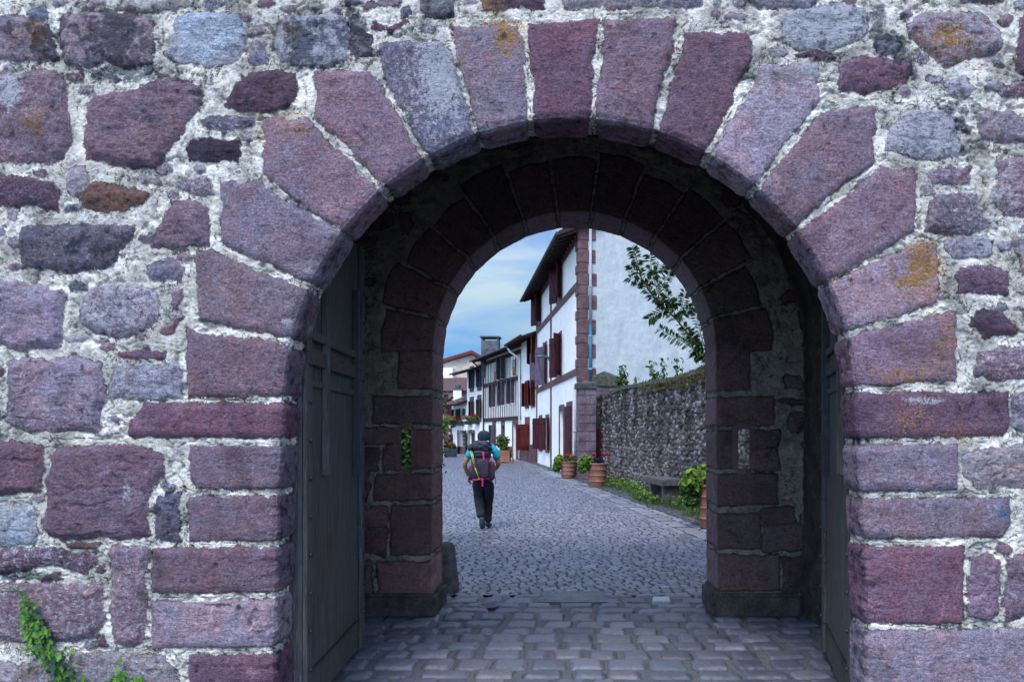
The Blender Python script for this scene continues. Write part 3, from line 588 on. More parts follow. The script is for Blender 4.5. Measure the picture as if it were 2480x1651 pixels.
def plain_face(name, frm, sc, ypos, wmax, mat, holes=(), shift=0, scale_about=1.0):
    ax, ay, dx, dy = frm; w = np.concatenate([np.arange(0, 420, 12), np.arange(420, wmax, 40)]) if wmax > 420 else np.arange(0, wmax, 6)
    px = ax[:,None]+dx[:,None]*w; py = ay[:,None]+dy[:,None]*w
    V = np.stack([(px-CX)/sc, np.full(px.shape, ypos), EH+(CY-py)/sc], -1).reshape(-1,3)
    ii = np.arange(px.size).reshape(px.shape); Q = np.stack([ii[:-1,:-1], ii[1:,:-1], ii[1:,1:], ii[:-1,1:]], -1)
    cx, cy = (px[:-1,:-1]+px[1:,1:])/2, (py[:-1,:-1]+py[1:,1:])/2; k = np.ones(cx.shape, bool)
    for hsl in holes: k &= ~inrect(cx, cy, hsl)
    me = npmesh(name, V, Q[k]); return link(name, me, mat, gate)
plain_face('rear_outer_face', arch_frame(CBX, CBY, RB, 1492, 4, 6, 6, 1500), scb, DB-.003, 700, M['pinkst'], OUT)
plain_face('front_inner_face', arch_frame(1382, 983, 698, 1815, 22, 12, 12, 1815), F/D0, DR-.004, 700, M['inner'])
# chamber side walls, vault (rough heightfields)
def rough_grid(name, fn, nu, nv, mat, parent, amp=.05, sc=3., seed=0):
    uu, vv = np.meshgrid(np.linspace(0,1,nu), np.linspace(0,1,nv), indexing='ij'); Pp, Nn, a, b = fn(uu, vv)
    h = amp*fbm(a*sc, b*sc*1.6, 60+seed, 5); V = (Pp+Nn*h[...,None]).reshape(-1,3)
    ii = np.arange(nu*nv).reshape(nu,nv); Q = np.stack([ii[:-1,:-1], ii[1:,:-1], ii[1:,1:], ii[:-1,1:]], -1).reshape(-1,4)
    return link(name, npmesh(name, V, Q), mat, parent, True)
HWL, HWR, ZS = 2.12, 2.02, 2.35
def sidew(x, sg):
    def fn(u, v):
        y = DR+u*(D1-DR+.05); z = v*ZS; o = np.ones_like(u)
        return np.stack([x*o, y, z], -1), np.stack([-sg*o, 0*o, 0*o], -1), y, z
    return fn
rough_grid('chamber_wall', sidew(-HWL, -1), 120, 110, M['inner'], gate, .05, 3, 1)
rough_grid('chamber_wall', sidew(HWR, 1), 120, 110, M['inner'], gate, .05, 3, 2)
def vault(u, v):
    a = math.pi*v; r = (HWL+HWR)/2; cx = (HWR-HWL)/2; y = DR-.03+u*(D1-DR+.2)
    return np.stack([cx-r*np.cos(a), y, ZS+1.86*np.sin(a)], -1), np.stack([np.cos(a), 0*a, -np.sin(a)], -1), y, a*2
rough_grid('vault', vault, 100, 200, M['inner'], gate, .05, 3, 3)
cap = MB(); cap.box(-4.4, 4.4, D0+.1, DB-.02, 5.2, 5.35); cap.build('roof_slab', M['inner'], gate)
M['plinthst'] = simple('damp_plinth_stone', (.035,.035,.035), (.12,.105,.10), 7, .9, .02, mottle=.6)
# plinths of the piers
def G0(px, d): return (px-CX)/F*d
for (xa, xb, lab) in ((-2.05, (1028+20-CX)/scb, 'l'), ((1738-CX)/scb, 1.99, 'r')):
    m = MB(); z1 = .2; e = .05
    if lab == 'l': m.box(xa, xb+.035, D1-e, DB+.02, -.02, z1)
    else: m.box(xa-.05, xb, D1-e, DB+.02, -.02, z1)
    o = m.build('plinth', M['plinthst'], gate, bevel=.03)
# wooden leaves of the gate
t = NT('old_oak_planks'); v = t.coord(); vs = t.scale(v, (6, 6, .35)); n = t.noise(vs, 9, 9, .7, .5); n2 = t.noise(t.scale(v, (14,14,.6)), 16, 6, .7)
c = t.mix(t.ramp(n, .3, .7), (.025,.026,.028), (.12,.122,.125)); c = t.mix(t.ramp(n2, .58, .70), c, (.26,.27,.28)); c = t.mix(t.ramp(t.noise(v, 1.3, 3), .5, .7), c, t.mix(1, c, (1.1,.8,.65), 'MULTIPLY'))
M['oak'] = t.done(c, .75, t.bump(t.math('ADD', n, n2), .006))
def leaf_door(hinge, free, th, sg, label):
    """leaf standing open along the passage; local x runs from hinge to free edge"""
    hx, hy = hinge; dx, dy = free[0]-hx, free[1]-hy; Lw = math.hypot(dx, dy); ang = math.atan2(dy, dx)
    Mx = Matrix.Translation((hx, hy, 0)) @ Matrix.Rotation(ang, 4, 'Z')
    H = 2.95; m = MB(); n = 6; rg = random.Random(2)
    for i in range(n):
        a, b = Lw*i/n, Lw*(i+1)/n-.006; o = rg.uniform(0, .004)
        m.box(a, b, -th/2, th/2+o*-sg, .04+rg.uniform(0, .01), H, Mx)
    d = m.build('gate_leaf', M['oak'], gate); tag(d, label)
    f = -sg  # passage side in local y
    def on(x0, x1, z0, z1, o, name, mat, zt=None):
        q = MB(); y0, y1 = (th/2+.002, th/2+o) if f > 0 else (-th/2-o, -th/2-.002)
        q.box(x0, x1, y0, y1, z0, z1, Mx); return q.build(name, mat, d, bevel=.004)
    on(0, Lw, 1.98, 2.07, .03, 'cross_rail', M['rail']); on(0, Lw, .25, .27, .012, 'iron_strap', M['iron'])
    on(0, Lw, 2.12, 2.17, .03, 'cross_rail', M['oak']); on(0, Lw, 1.86, 1.90, .018, 'cross_rail', M['oak'])
    on(Lw*.26, Lw*.29, 1.35, 2.7, .045, 'upright_bar', M['oak']); on(Lw*.80, Lw*.83, 1.3, 2.6, .045, 'upright_bar', M['iron'])
    on(Lw-.09, Lw, .05, H, .025, 'stile', M['oak']); on(0, .1, .05, H, .025, 'stile', M['oak'])
    q = MB()
    for z in [.3+.21*k for k in range(12)]:
        for x in (Lw-.045, Lw*.815, .05):
            y = (th/2+.03) if f > 0 else (-th/2-.03)
            q.lathe([(.016,-.0), (.014,.008), (.004,.012)], (0,0,0), 8)
            nb = 24; ctr = Mx @ Vector((x, y, z))
            Rm = Matrix.Rotation(ang, 3, 'Z') @ Matrix.Rotation(R_(-90)*f, 3, 'X')
            for j in range(len(q.v)-nb, len(q.v)): q.v[j] = tuple(ctr + Rm @ Vector(q.v[j]))
    q.build('nail_heads', M['iron'], d)['kind'] = 'stuff'
leaf_door((-1.512, DR+.02), (-1.60, 5.16), .07, 1, 'open oak leaf on the left with rails and iron bars')
leaf_door((1.56, DR+.02), (1.84, 5.04), .07, -1, 'open oak leaf on the right seen nearly edge on')
# meter box
m = MB(); a = W(853, 1368, D1-.03); b = W(892, 1412, D1-.03)
m.box(a.x, b.x, D1-.03, D1+.03, b.z, a.z); bx = m.build('meter_box', M['granite'], gate, bevel=.006)
m = MB(); m.box(a.x+.018, b.x-.02, D1-.036, D1-.031, b.z+.03, a.z-.02); pl = m.build('cover_plate', M['iron'], bx)
# ================================================================ GROUND
th = math.atan((CX-1090)/F)
DV = Vector((-math.sin(th), math.cos(th), 0)); RV = Vector((math.cos(th), math.sin(th), 0))
def ST(s, t, z=0): return DV*s+RV*t+Vector((0,0,z))
def tof(px, py):   # ground pixel -> (s, t)
    g = G(px, py); return g.dot(DV), g.dot(RV)
g = MB(); 
gx = [-400,-60,-20,-12, 12, 20,60,400]; 
g.add([(x, y, -.05) for x in (-400, 400) for y in (-60, 900)], [(0,2,3,1)])
tag(g.build('ground', M['ground']), kind='structure')
def sett_surface(name, xs, ys, coordf, pitch_rows, colw, gap, rad, hgt, pal, mat, seed, z0=0., nz=.004, xl=None, xr=None, jit=.25):
    U, Y = np.meshgrid(np.linspace(0,1,xs), ys, indexing='ij')
    X = xl(Y)+(xr(Y)-xl(Y))*U
    a, b = coordf(X, Y)
    wk = .06*pitch_rows; a = a+wk*fbm(X*1.6/pitch_rows, Y*1.6/pitch_rows, seed, 3)*2; b = b+wk*fbm(X*1.6/pitch_rows+9, Y*1.6/pitch_rows, seed+1, 3)*2
    rw = b/pitch_rows; ri = np.floor(rw); fr_ = rw-ri
    # row boundary jitter
    lo = (_h(ri, ri*0, seed+2)-.5)*jit; hi = (_h(ri+1, ri*0, seed+2)-.5)*jit
    d0 = (fr_-lo)*pitch_rows; d1 = (1+hi-fr_)*pitch_rows
    off = _h(ri, ri*0+7, seed+3)*10; wrow = colw*(.8+.45*_h(ri, ri*0+3, seed+4))
    cw = (a+off)/wrow; ci = np.floor(cw); fc = cw-ci
    e0 = (_h(ci, ri, seed+5)-.5)*.5; e1 = (_h(ci+1, ri, seed+5)-.5)*.5
    c0 = (fc-e0)*wrow; c1 = (1+e1-fc)*wrow
    dx = np.minimum(c0, c1)-gap/2; dy = np.minimum(d0, d1)-gap/2
    sd = np.where((dx < rad) & (dy < rad), rad-np.hypot(rad-dx, rad-dy), np.minimum(dx, dy))
    r1 = _h(ci, ri, seed+6); r2 = _h(ci+5, ri, seed+7); r3 = _h(ci, ri+9, seed+8)
    dome = sst(0, rad*.8, sd)*.8+.2*sst(0, rad*2.6, sd)
    h = hgt*dome + (r1-.5)*hgt*.5*dome + ((c0-c1)*(r2-.5)+(d0-d1)*(r3-.5))*.035*dome + nz*fbm(X*9, Y*9, seed+9, 4) + nz*.9*fbm(X*34, Y*34, seed+10, 3)
    h = h - hgt*.8
    cols = np.array(pal); k = np.minimum((_h(ci+11, ri, seed+12)*len(cols)).astype(int), len(cols)-1)
    tint = cols[k]*(.85+.3*r2[...,None])
    aux = np.stack([np.clip(.5+sd/(gap*1.6), 0, 1)]+[np.zeros(sd.shape)]*3, -1)
    V = np.stack([X, Y, z0+h], -1).reshape(-1,3); nx_, ny_ = X.shape
    ii = np.arange(nx_*ny_).reshape(nx_, ny_); Q = np.stack([ii[:-1,:-1], ii[1:,:-1], ii[1:,1:], ii[:-1,1:]], -1).reshape(-1,4)
    me = npmesh(name, V, Q, colors={'tint': np.concatenate([tint.reshape(-1,3), np.ones((V.shape[0],1))], 1), 'aux': aux.reshape(-1,4)})
    return link(name, me, mat, None, True)
YJ = 8.52*KF
ys = np.concatenate([np.arange(1.2, 3.4, .05), np.arange(3.4, YJ, .0072)])
pv = [(.115,.122,.165),(.09,.097,.135),(.135,.137,.18),(.105,.12,.155),(.13,.125,.155),(.075,.085,.115)]
o = sett_surface('passage_paving', 430, ys, lambda X, Y: (X, Y-.02*X+.03*np.sin(X*1.3)), .208, .27, .018, .042, .026, pv, M['sett'], 100, xl=lambda y: -2.3+0*y, xr=lambda y: 2.3+0*y)
tag(o, kind='structure')
yy = [YJ]
while yy[-1] < 32: yy.append(yy[-1]+.0105*(yy[-1]/7)**1.15)
while yy[-1] < 95: yy.append(yy[-1]+.12)
cv = [(.17,.178,.235),(.13,.14,.19),(.205,.21,.265),(.145,.16,.21),(.18,.175,.215),(.10,.11,.15)]
def arcs(X, Y):
    s = X*DV.x+Y*DV.y; t = X*RV.x+Y*RV.y
    q = (t/1.45)-np.floor(t/1.45)-.5
    return t, s+.55*(.25-q*q)*1.45*np.where(np.floor(t/1.45)%2 == 0, 1, 1)
TG0, TG1 = 3.62, 4.25
def tl(t): return lambda y: (t-y*RV.y)/RV.x
o = sett_surface('cobbled_street', 400, np.array(yy), arcs, .100, .120, .0105, .010, .012, cv, M['cobble'], 200, z0=-.004, nz=.007, xl=lambda y: -.205*y-1.2, xr=tl(TG0), jit=.12)
tag(o, kind='structure')
def stc(X, Y): return X*DV.x+Y*DV.y, X*RV.x+Y*RV.y
gv = [(.20,.22,.27),(.16,.18,.22),(.23,.245,.29),(.18,.20,.24)]
o = sett_surface('stone_gutter', 60, np.array(yy), stc, .315, .42, .022, .03, .012, gv, M['cobble'], 300, z0=-.012, nz=.006, xl=tl(TG0), xr=tl(TG1), jit=.1)
tag(o, kind='structure')
dv = [(.075,.08,.095),(.05,.055,.07),(.10,.105,.12)]
o = sett_surface('pavement', 110, np.array(yy), stc, .09, .10, .022, .022, .014, dv, M['cobble'], 400, z0=.004, nz=.012, xl=tl(TG1), xr=tl(6.2), jit=.3)
tag(o, kind='structure')
# threshold slab, drain hole, service plate
def flat_stone(name, px0, px1, py0, py1, mat, h, label, cat, bev=.01):
    a, b, c, d = G(px0+3, py0), G(px1-3, py0), G(px1, py1), G(px0, py1); m = MB()
    m.hexa([Vector((*p.xy, -.03)) for p in (d, c, b, a)]+[Vector((*p.xy, h)) for p in (d, c, b, a)])
    return tag(m.build(name, mat, bevel=bev), label, cat)
flat_stone('threshold_slab', 1306, 1476, 1431, 1458, M['gutter'], .004, 'long flat grey slab set in the paving at the street end of the passage', 'paving slab')
pc = flat_stone('service_cover', 1579, 1623, 1446, 1458, M['gable'], .012, 'small pale square cover plate let into the paving', 'cover plate', .003)
m = MB(); c = G(1183, 1466); m.lathe([(.10, .002), (.10, .010), (.085, .014), (.075, .012)], c, 24); dh = m.build('drain', M['gutter']); tag(dh, 'small round drain with a dark grate in the paving near the left pier', 'drain')
m = MB(); m.lathe([(.073, .0), (.073, .0135), (.0, .0136)], c, 20); m.build('grate', M['iron'], dh)
m = MB(); c = G(1303+40, 1138); m.lathe([(.30, .0), (.30, .014), (.0, .0145)], c, 20); tag(m.build('manhole_cover', M['iron']), 'dark flat manhole cover lying in the street near the white house', 'manhole cover')
# guard stone beside the left pier
m = MB(); c = Vector((G0(1084, 8.72*KF), 8.72*KF, 0))
m.lathe([(.115,-.03),(.115,.0),(.112,.15),(.098,.33),(.082,.45),(.062,.49),(.02,.50)], c, 18); o = m.build('guard_stone', M['granite'], smooth=True)
for v in o.data.vertices:
    k = vn(np.array([v.co.x*9]), np.array([v.co.z*9+v.co.y*9]), 5)[0]; v.co.x += (k-.5)*.02-.02*v.co.z
tag(o, 'dark rounded guard stone leaning at the foot of the left pier', 'guard stone')

# ================================================================ HOUSES
class Fac:
    """vertical facade plane through ground point p (near end) running away along direction d; n points to the street"""
    def __init__(s, p, d, n=None):
        s.p = Vector(p); s.d = Vector(d).normalized(); s.n = Vector((-s.d.y, s.d.x, 0)) if n is None else n
    def pt(s, a, o, z): return s.p+s.d*a+s.n*o+Vector((0,0,z))
    def s_of(s, px):
        k = (px-CX)/F; return (k*s.p.y-s.p.x)/(s.d.x-k*s.d.y)
    def sz(s, px, py):
        a = s.s_of(px); y = s.p.y+s.d.y*a; return a, EH+(CY-py)/F*y
    def box(s, m, a0, a1, o0, o1, z0, z1):
        m.hexa([s.pt(*q) for q in ((a0,o0,z0),(a0,o1,z0),(a1,o1,z0),(a1,o0,z0),(a0,o0,z1),(a0,o1,z1),(a1,o1,z1),(a1,o0,z1))])
def vdir(vp): return Vector(((vp-CX)/F, 1, 0)).normalized()
def facade(f, L, H, ops, mat, parent, name='front_wall', z0=-.05, dep=.3):
    """wall plane with real holes and reveals"""
    ops = [o for o in ops if o[1] > .02 and o[0] < L-.02]
    Sx = sorted(set([0, L]+[min(max(v,0),L) for o in ops for v in o[:2]])); Zx = sorted(set([z0, H]+[v for o in ops for v in o[2:4]])); m = MB()
    for i in range(len(Sx)-1):
        for j in range(len(Zx)-1):
            c = ((Sx[i]+Sx[i+1])/2, (Zx[j]+Zx[j+1])/2)
            if any(o[0] < c[0] < o[1] and o[2] < c[1] < o[3] for o in ops): continue
            m.add([f.pt(Sx[i],0,Zx[j]), f.pt(Sx[i],0,Zx[j+1]), f.pt(Sx[i+1],0,Zx[j+1]), f.pt(Sx[i+1],0,Zx[j])], [(0,1,2,3)])
    for (a,b,c,d) in [o[:4] for o in ops]:
        m.add([f.pt(a,0,c), f.pt(a,0,d), f.pt(a,-dep,d), f.pt(a,-dep,c)], [(0,1,2,3)]); m.add([f.pt(b,0,c), f.pt(b,0,d), f.pt(b,-dep,d), f.pt(b,-dep,c)], [(3,2,1,0)])
        m.add([f.pt(a,0,d), f.pt(b,0,d), f.pt(b,-dep,d), f.pt(a,-dep,d)], [(0,1,2,3)]); m.add([f.pt(a,0,c), f.pt(b,0,c), f.pt(b,-dep,c), f.pt(a,-dep,c)], [(3,2,1,0)])
    return m.build(name, mat, parent)
def shell(f, L, H, Dp, mat, parent, name='side_walls', z0=-.05):
    m = MB()
    c = [f.pt(0,0,z0), f.pt(0,-Dp,z0), f.pt(L,-Dp,z0), f.pt(L,0,z0), f.pt(0,0,H), f.pt(0,-Dp,H), f.pt(L,-Dp,H), f.pt(L,0,H)]
    m.add(c, [(0,4,5,1), (1,5,6,2), (2,6,7,3)]); return m.build(name, mat, parent)
def leafbox(m, hinge, ang, w, z0, z1, f, th=.04):
    """shutter leaf: ang measured from the facade direction (+s) turning outward"""
    a0, o0 = hinge; ca, sa = math.cos(ang), math.sin(ang)
    u = f.d*ca+f.n*sa; k = f.n*ca-f.d*sa; b = f.pt(a0, o0, 0)
    def q(i, j, z): return b+u*i+k*j+Vector((0,0,z))
    m.hexa([q(0,-th/2,z0), q(w,-th/2,z0), q(w,th/2,z0), q(0,th/2,z0), q(0,-th/2,z1), q(w,-th/2,z1), q(w,th/2,z1), q(0,th/2,z1)])
    return q
def shutter(f, hinge, ang, w, z0, z1, mat, win, style='batten'):
    m = MB(); n = 4
    for i in range(n):
        ca, sa = math.cos(ang), math.sin(ang); u = f.d*ca+f.n*sa
        hp = f.pt(*hinge, 0)+u*(w*i/n); h2 = ((hp-f.p).dot(f.d), (hp-f.p).dot(f.n)); leafbox(m, h2, ang, w/n-.006, z0, z1, f, .035)
    q = None; H = z1-z0
    ca, sa = math.cos(ang), math.sin(ang); u = f.d*ca+f.n*sa; k = f.n*ca-f.d*sa; b = f.pt(*hinge, 0)
    def Q(i, j, z): return b+u*i+k*j+Vector((0,0,z))
    for sg in (-1, 1):
        a, c = (.018, .038) if sg > 0 else (-.038, -.018)
        if style == 'batten':
            for zz in (z0+.12*H, z0+.82*H): m.hexa([Q(.02,a,zz), Q(w-.02,a,zz), Q(w-.02,c,zz), Q(.02,c,zz), Q(.02,a,zz+.09), Q(w-.02,a,zz+.09), Q(w-.02,c,zz+.09), Q(.02,c,zz+.09)])
            if sg > 0:
                za, zb = z0+.12*H+.1, z0+.82*H-.01
                m.hexa([Q(.04,a,za), Q(.12,a,za), Q(.12,c,za), Q(.04,c,za), Q(w-.12,a,zb), Q(w-.04,a,zb), Q(w-.04,c,zb), Q(w-.12,c,zb)])
        else:
            zz = z0+.04
            while zz < z1-.05:
                m.hexa([Q(.05,a,zz), Q(w-.05,a,zz), Q(w-.05,c,zz+.02), Q(.05,c,zz+.02), Q(.05,a,zz+.035), Q(w-.05,a,zz+.035), Q(w-.05,c,zz+.05), Q(.05,c,zz+.05)]); zz += .075
    return m.build('shutter', mat, win)
def window(f, a0, a1, z0, z1, par, trim=None, near=None, far=None, smat=None, style='batten', tw=.14, tlo=0, thi=0, blind=None, bars=2, dep=.3, sill=True, name='window', frame='timber', lintel=0):
    """opening with frame, panes, surround and two shutters (angles in degrees or None)"""
    m = MB(); fw = .05; zc = z0
    for (x0, x1, y0, y1) in ((a0, a0+fw, z0, z1), (a1-fw, a1, z0, z1), (a0+fw, a1-fw, z1-fw, z1), (a0+fw, a1-fw, z0, z0+fw), ((a0+a1)/2-.025, (a0+a1)/2+.025, z0+fw, z1-fw)): f.box(m, x0, x1, -dep+.02, -dep+.08, y0, y1)
    for k in range(1, bars+1):
        z = z0+(z1-z0)*k/(bars+1); f.box(m, a0+fw, a1-fw, -dep+.025, -dep+.065, z-.012, z+.012)
    w = m.build(name, M[frame], par)
    m = MB(); f.box(m, a0, a1, -dep-.02, -dep+.015, z0, z1); m.build('pane', M['glass'], w)
    if blind:
        m = MB(); f.box(m, a0+.02, a1-.02, -.10, -.07, z0, z0+(z1-z0)*blind); m.build('blind', M['ochre'], w)
    if trim:
        m = MB(); o = .025; tl_, th_ = tlo or tw, lintel or tw*1.3
        f.box(m, a0-tw, a0-.001, -.004, o, z0-tl_, z1+th_); f.box(m, a1+.001, a1+tw, -.004, o, z0-tl_, z1+th_); f.box(m, a0, a1, -.004, o, z1+.001, z1+th_); f.box(m, a0, a1, -.004, o+.03, z0-tl_, z0-.001)
        f.box(m, a0-.002, a0+.02, -dep+.09, -.006, z0, z1); f.box(m, a1-.02, a1+.002, -dep+.09, -.006, z0, z1)
        m.build('surround', M[trim], w)
    sw = (a1-a0)/2+.04
    if near is not None: shutter(f, (a0-.03, .05), R_(180-near), sw, z0-.03, z1+.03, smat or M['shut'], w, style)
    if far is not None: shutter(f, (a1+.03, .05), R_(far), sw, z0-.03, z1+.03, smat or M['shut'], w, style)
    return w
def door(f, a0, a1, z1, par, mat='doorbr', trim='pinkst', label=None, tw=.2):
    m = MB(); f.box(m, a0, a1, -.20, -.15, .0, z1)
    for k in range(2):
        for j in range(3):
            x0 = a0+.08+k*(a1-a0-.1)/2; z = .15+j*(z1-.2)/3; f.box(m, x0, x0+(a1-a0)/2-.13, -.149, -.13, z, z+(z1-.2)/3-.12)
    d = m.build('door', M[mat], par); tag(d, label)
    m = MB(); f.box(m, a0-tw, a0-.002, -.01, .03, -.02, z1+tw); f.box(m, a1+.002, a1+tw, -.01, .03, -.02, z1+tw); f.box(m, a0, a1, -.01, .03, z1+.001, z1+tw*1.2); m.build('surround', M[trim], d)
    m = MB(); f.box(m, a0+.05, a0+.09, -.13, -.08, 1.0, 1.12); m.build('handle', M['iron'], d); return d
def roof(f, a0, a1, ov, zeave, slope, run, par, thick=.10, tiles=True, name='roof', mat='tile', soffit='timber'):
    nu = max(8, int((a1-a0)/.035)) if tiles else 2; nu = min(nu, 420); nv = 40
    uu, vv = np.meshgrid(np.linspace(a0,a1,nu), np.linspace(-ov, run, nv), indexing='ij')
    h = (.028*np.abs(np.sin(uu*math.pi/.21))+.022*((vv/.33)%1)*-1 + .014*fbm(uu*3, vv*3, 71, 3)) if tiles else 0*uu
    Z = zeave+thick+(vv+ov)*slope+h
    p0 = np.array(f.p); d = np.array(f.d); n = np.array(f.n)
    V = p0+uu[...,None]*d-vv[...,None]*n+Z[...,None]*np.array([0,0,1]); ii = np.arange(nu*nv).reshape(nu,nv)
    Q = np.stack([ii[:-1,:-1], ii[:-1,1:], ii[1:,1:], ii[1:,:-1]], -1).reshape(-1,4)
    r = link(name, npmesh(name, V.reshape(-1,3), Q), M[mat], par, True)
    m = MB(); zz = lambda v: zeave+(v+ov)*slope
    c = []
    for v, dz in ((-ov, 0), (run, 0)):
        for a in (a0, a1): c.append(f.pt(a, -v, zz(v))); c.append(f.pt(a, -v, zz(v)+thick*.9))
    m.add(c, [(0,2,6,4),(1,5,7,3),(0,1,3,2),(4,6,7,5),(0,4,5,1),(2,3,7,6)]); m.build('soffit', M[soffit], r)
    k = a0+.1
    while k < a1 and (a1-a0)/.55 < 60:
        m = MB()
        c = [f.pt(k, 0.0, zz(0)-.12), f.pt(k+.09, 0.0, zz(0)-.12), f.pt(k+.09, ov-.08, zz(-ov+.08)-.10), f.pt(k, ov-.08, zz(-ov+.08)-.10)]
        m.hexa(c+[f.pt(k,0,zz(0)-.005), f.pt(k+.09,0,zz(0)-.005), f.pt(k+.09,ov-.08,zz(-ov+.08)-.005), f.pt(k,ov-.08,zz(-ov+.08)-.005)]); m.build('rafter', M['timber'], r); k += .55
    return r
def gutterpipe(f, a0, a1, ov, z, par, mat='iron', rad=.06):
    m = MB(); m.tube([f.pt(a0, ov+rad, z), f.pt(a1, ov+rad, z)], rad, 10); return m.build('gutter', M[mat], par)

# ---- white corner house (nearest)
vA = vdir(1090); k = (1402-CX)/F; tA = 4.62
yA = tA/(k*RV.x+RV.y); PA = Vector((k*yA, yA, 0)); fA = Fac(PA, DV)
LA = fA.s_of(1300); HA = 8.98
hA = tag(empty('corner_house', PA), 'tall white house with oxblood shutters and red quoins, its blank gable wall facing the gate', 'house')
WA = []
def wz(f, xc, w, yt, yb, dz=0):
    a = f.s_of(xc); y = f.p.y+f.d.y*a; return (a-w/2, a+w/2, EH+(CY-yb)/F*y, EH+(CY-yt)/F*y)
def Z1P(x, y): return 1040+x/3.336, 530+y/3.336
def Z2P(x, y): return 1040+x/6.272, 880+y/6.272
def zwin(f, fr_, xc, w, yt, yb):
    p = fr_(xc, yt); q = fr_(xc, yb); return wz(f, p[0], w, p[1], q[1])
WA = [zwin(fA, Z1P, 1052, 1.0, 375, 655), zwin(fA, Z1P, 890, 1.1, 555, 840), zwin(fA, Z1P, 1052, 1.0, 950, 1265), zwin(fA, Z1P, 935, 1.1, 1025, 1330), zwin(fA, Z1P, 868, .9, 1080, 1350),
      zwin(fA, Z2P, 1690, 1.0, 835, 1290), zwin(fA, Z2P, 1795, 1.0, 830, 1310)]
dA = fA.s_of(1040+2012/6.272); DA = (dA-.5, dA+.5, -.05, 2.55)
sA = fA.s_of(1040+2130/6.272); SA = (sA-.55, sA+.55, .55, 2.65)
facade(fA, LA, HA+.3, WA+[DA, SA], M['white'], hA)
for i, o in enumerate(WA):
    window(fA, *o, hA, trim='pinkst', near=(26,34,40,20,18,12,12)[i], far=28, smat=M['shutp'] if i in (3,4) else M['shut'])
window(fA, *SA, hA, trim='pinkst')
m = MB(); f = fA
shutter(fA, (SA[0]+.02, .05), R_(3), 1.06, SA[2], SA[3], M['shut'], [c for c in hA.children if c.name.startswith('window')][-1])
door(fA, DA[0], DA[1], DA[3], hA)
# gable wall with gentle undulation
DpA = 11.0
fG = Fac(PA, RV, Vector((-RV.y, RV.x, 0))*-1)    # runs to the right; n faces the gate
fG.n = -DV
ns, nz_ = 260, 260
uu, vv = np.meshgrid(np.linspace(0, DpA, ns), np.linspace(-.05, 11.5, nz_), indexing='ij')
zt = HA+.2+np.minimum(uu, DpA-uu)*.42
vz = -.05+(zt+.05)*(vv+.05)/11.55
hh = .014*fbm(uu*1.6, vz*2.4, 81, 4)+.008*fbm(uu*5, vz*8, 82, 3)
Vg = np.array(fG.p)+uu[...,None]*np.array(fG.d)+hh[...,None]*np.array(fG.n)+vz[...,None]*np.array([0,0,1.])
ii = np.arange(ns*nz_).reshape(ns,nz_); Q = np.stack([ii[:-1,:-1], ii[1:,:-1], ii[1:,1:], ii[:-1,1:]], -1).reshape(-1,4)
link('gable_wall', npmesh('gable_wall', Vg.reshape(-1,3), Q), M['gable'], hA, True)
m = MB(); c = [fA.pt(0,-DpA,-.05), fA.pt(LA,-DpA,-.05), fA.pt(LA,-DpA,HA), fA.pt(0,-DpA,HA), fA.pt(LA,0,-.05), fA.pt(LA,0,HA+.2), fA.pt(LA,-DpA/2,HA+2.4)]
m.add(c, [(0,1,2,3), (1,4,5,6,2)]); m.build('rear_walls', M['white'], hA)
roof(fA, -.25, LA+.35, .78, HA-.28, .42, DpA/2+.05, hA, thick=.14); 
fAb = Fac(fA.pt(LA, -DpA, 0), -fA.d); roof(fAb, -.35, LA+.25, .6, HA-.28, .42, DpA/2+.05, hA, thick=.14)
gutterpipe(fA, -.25, LA+.35, .78, HA-.22, hA)
# bands, pilasters, quoins
m = MB()
for (x0, y0, x1, y1) in ((870,905,1205,540), (870,1385,1205,1235), (1000,480,1205,120)):
    for (px, py) in ((x1, y1),):
        a, z = fA.sz(*Z1P(px, py)); z2 = z
    a_, z_ = fA.sz(*Z1P(x0, y0)); zm = (z_+z2)/2
    fA.box(m, .05, LA-.02, -.01, .045, zm-.13, zm+.13)
m.build('string_course', M['pinkst'], hA)
m = MB(); a = fA.s_of(1040+985/3.336)
zb = fA.sz(*Z1P(870, 1385))[1]
fA.box(m, a-.16, a+.16, -.01, .038, -.03, HA+.2); m.build('pilaster', M['pinkst'], hA); m = MB()
fA.box(m, LA-.3, LA, -.01, .042, -.03, HA+.2)
m.build('pilaster', M['pinkst'], hA)
m = MB(); z = 0; i = 0; rg = random.Random(6)
while z < HA+.1:
    hgt = .50 if i % 2 == 0 else .34; hgt *= rg.uniform(.9, 1.12)
    ln = (.64+rg.uniform(-.03, .03)) if i % 2 == 0 else .33
    a = z+.012; b = min(z+hgt-.012, HA+.15)
    # block wrapping the corner: front part and side part butted
    x0 = 0; m.hexa([PA+DV*-.045+RV*-.045+Vector((0,0,a)), PA-DV*.045+RV*ln+Vector((0,0,a)), PA+DV*.01+RV*ln+Vector((0,0,a)), PA+DV*(.55 if i % 2 else .3)+RV*-.045+Vector((0,0,a)),
      PA-DV*.045-RV*.045+Vector((0,0,b)), PA-DV*.045+RV*ln+Vector((0,0,b)), PA+DV*.01+RV*ln+Vector((0,0,b)), PA+DV*(.55 if i % 2 else .3)-RV*.045+Vector((0,0,b))]); z += hgt; i += 1
m.build('quoins', M['pinkst'], hA, bevel=.018)
m = MB(); c = PA+RV*.405-DV*.12; zsplit = EH+(CY-787)/F*yA
m.tube([c+Vector((0,0,zsplit)), c+Vector((0,0,HA+.1))], .055, 12); dp = m.build('downpipe', M['pipe'], hA, smooth=True)
m = MB(); m.tube([c+Vector((0,0,3.2)), c+Vector((0,0,zsplit))], .062, 12); m.build('lower_section', M['pipeb'], dp, smooth=True)
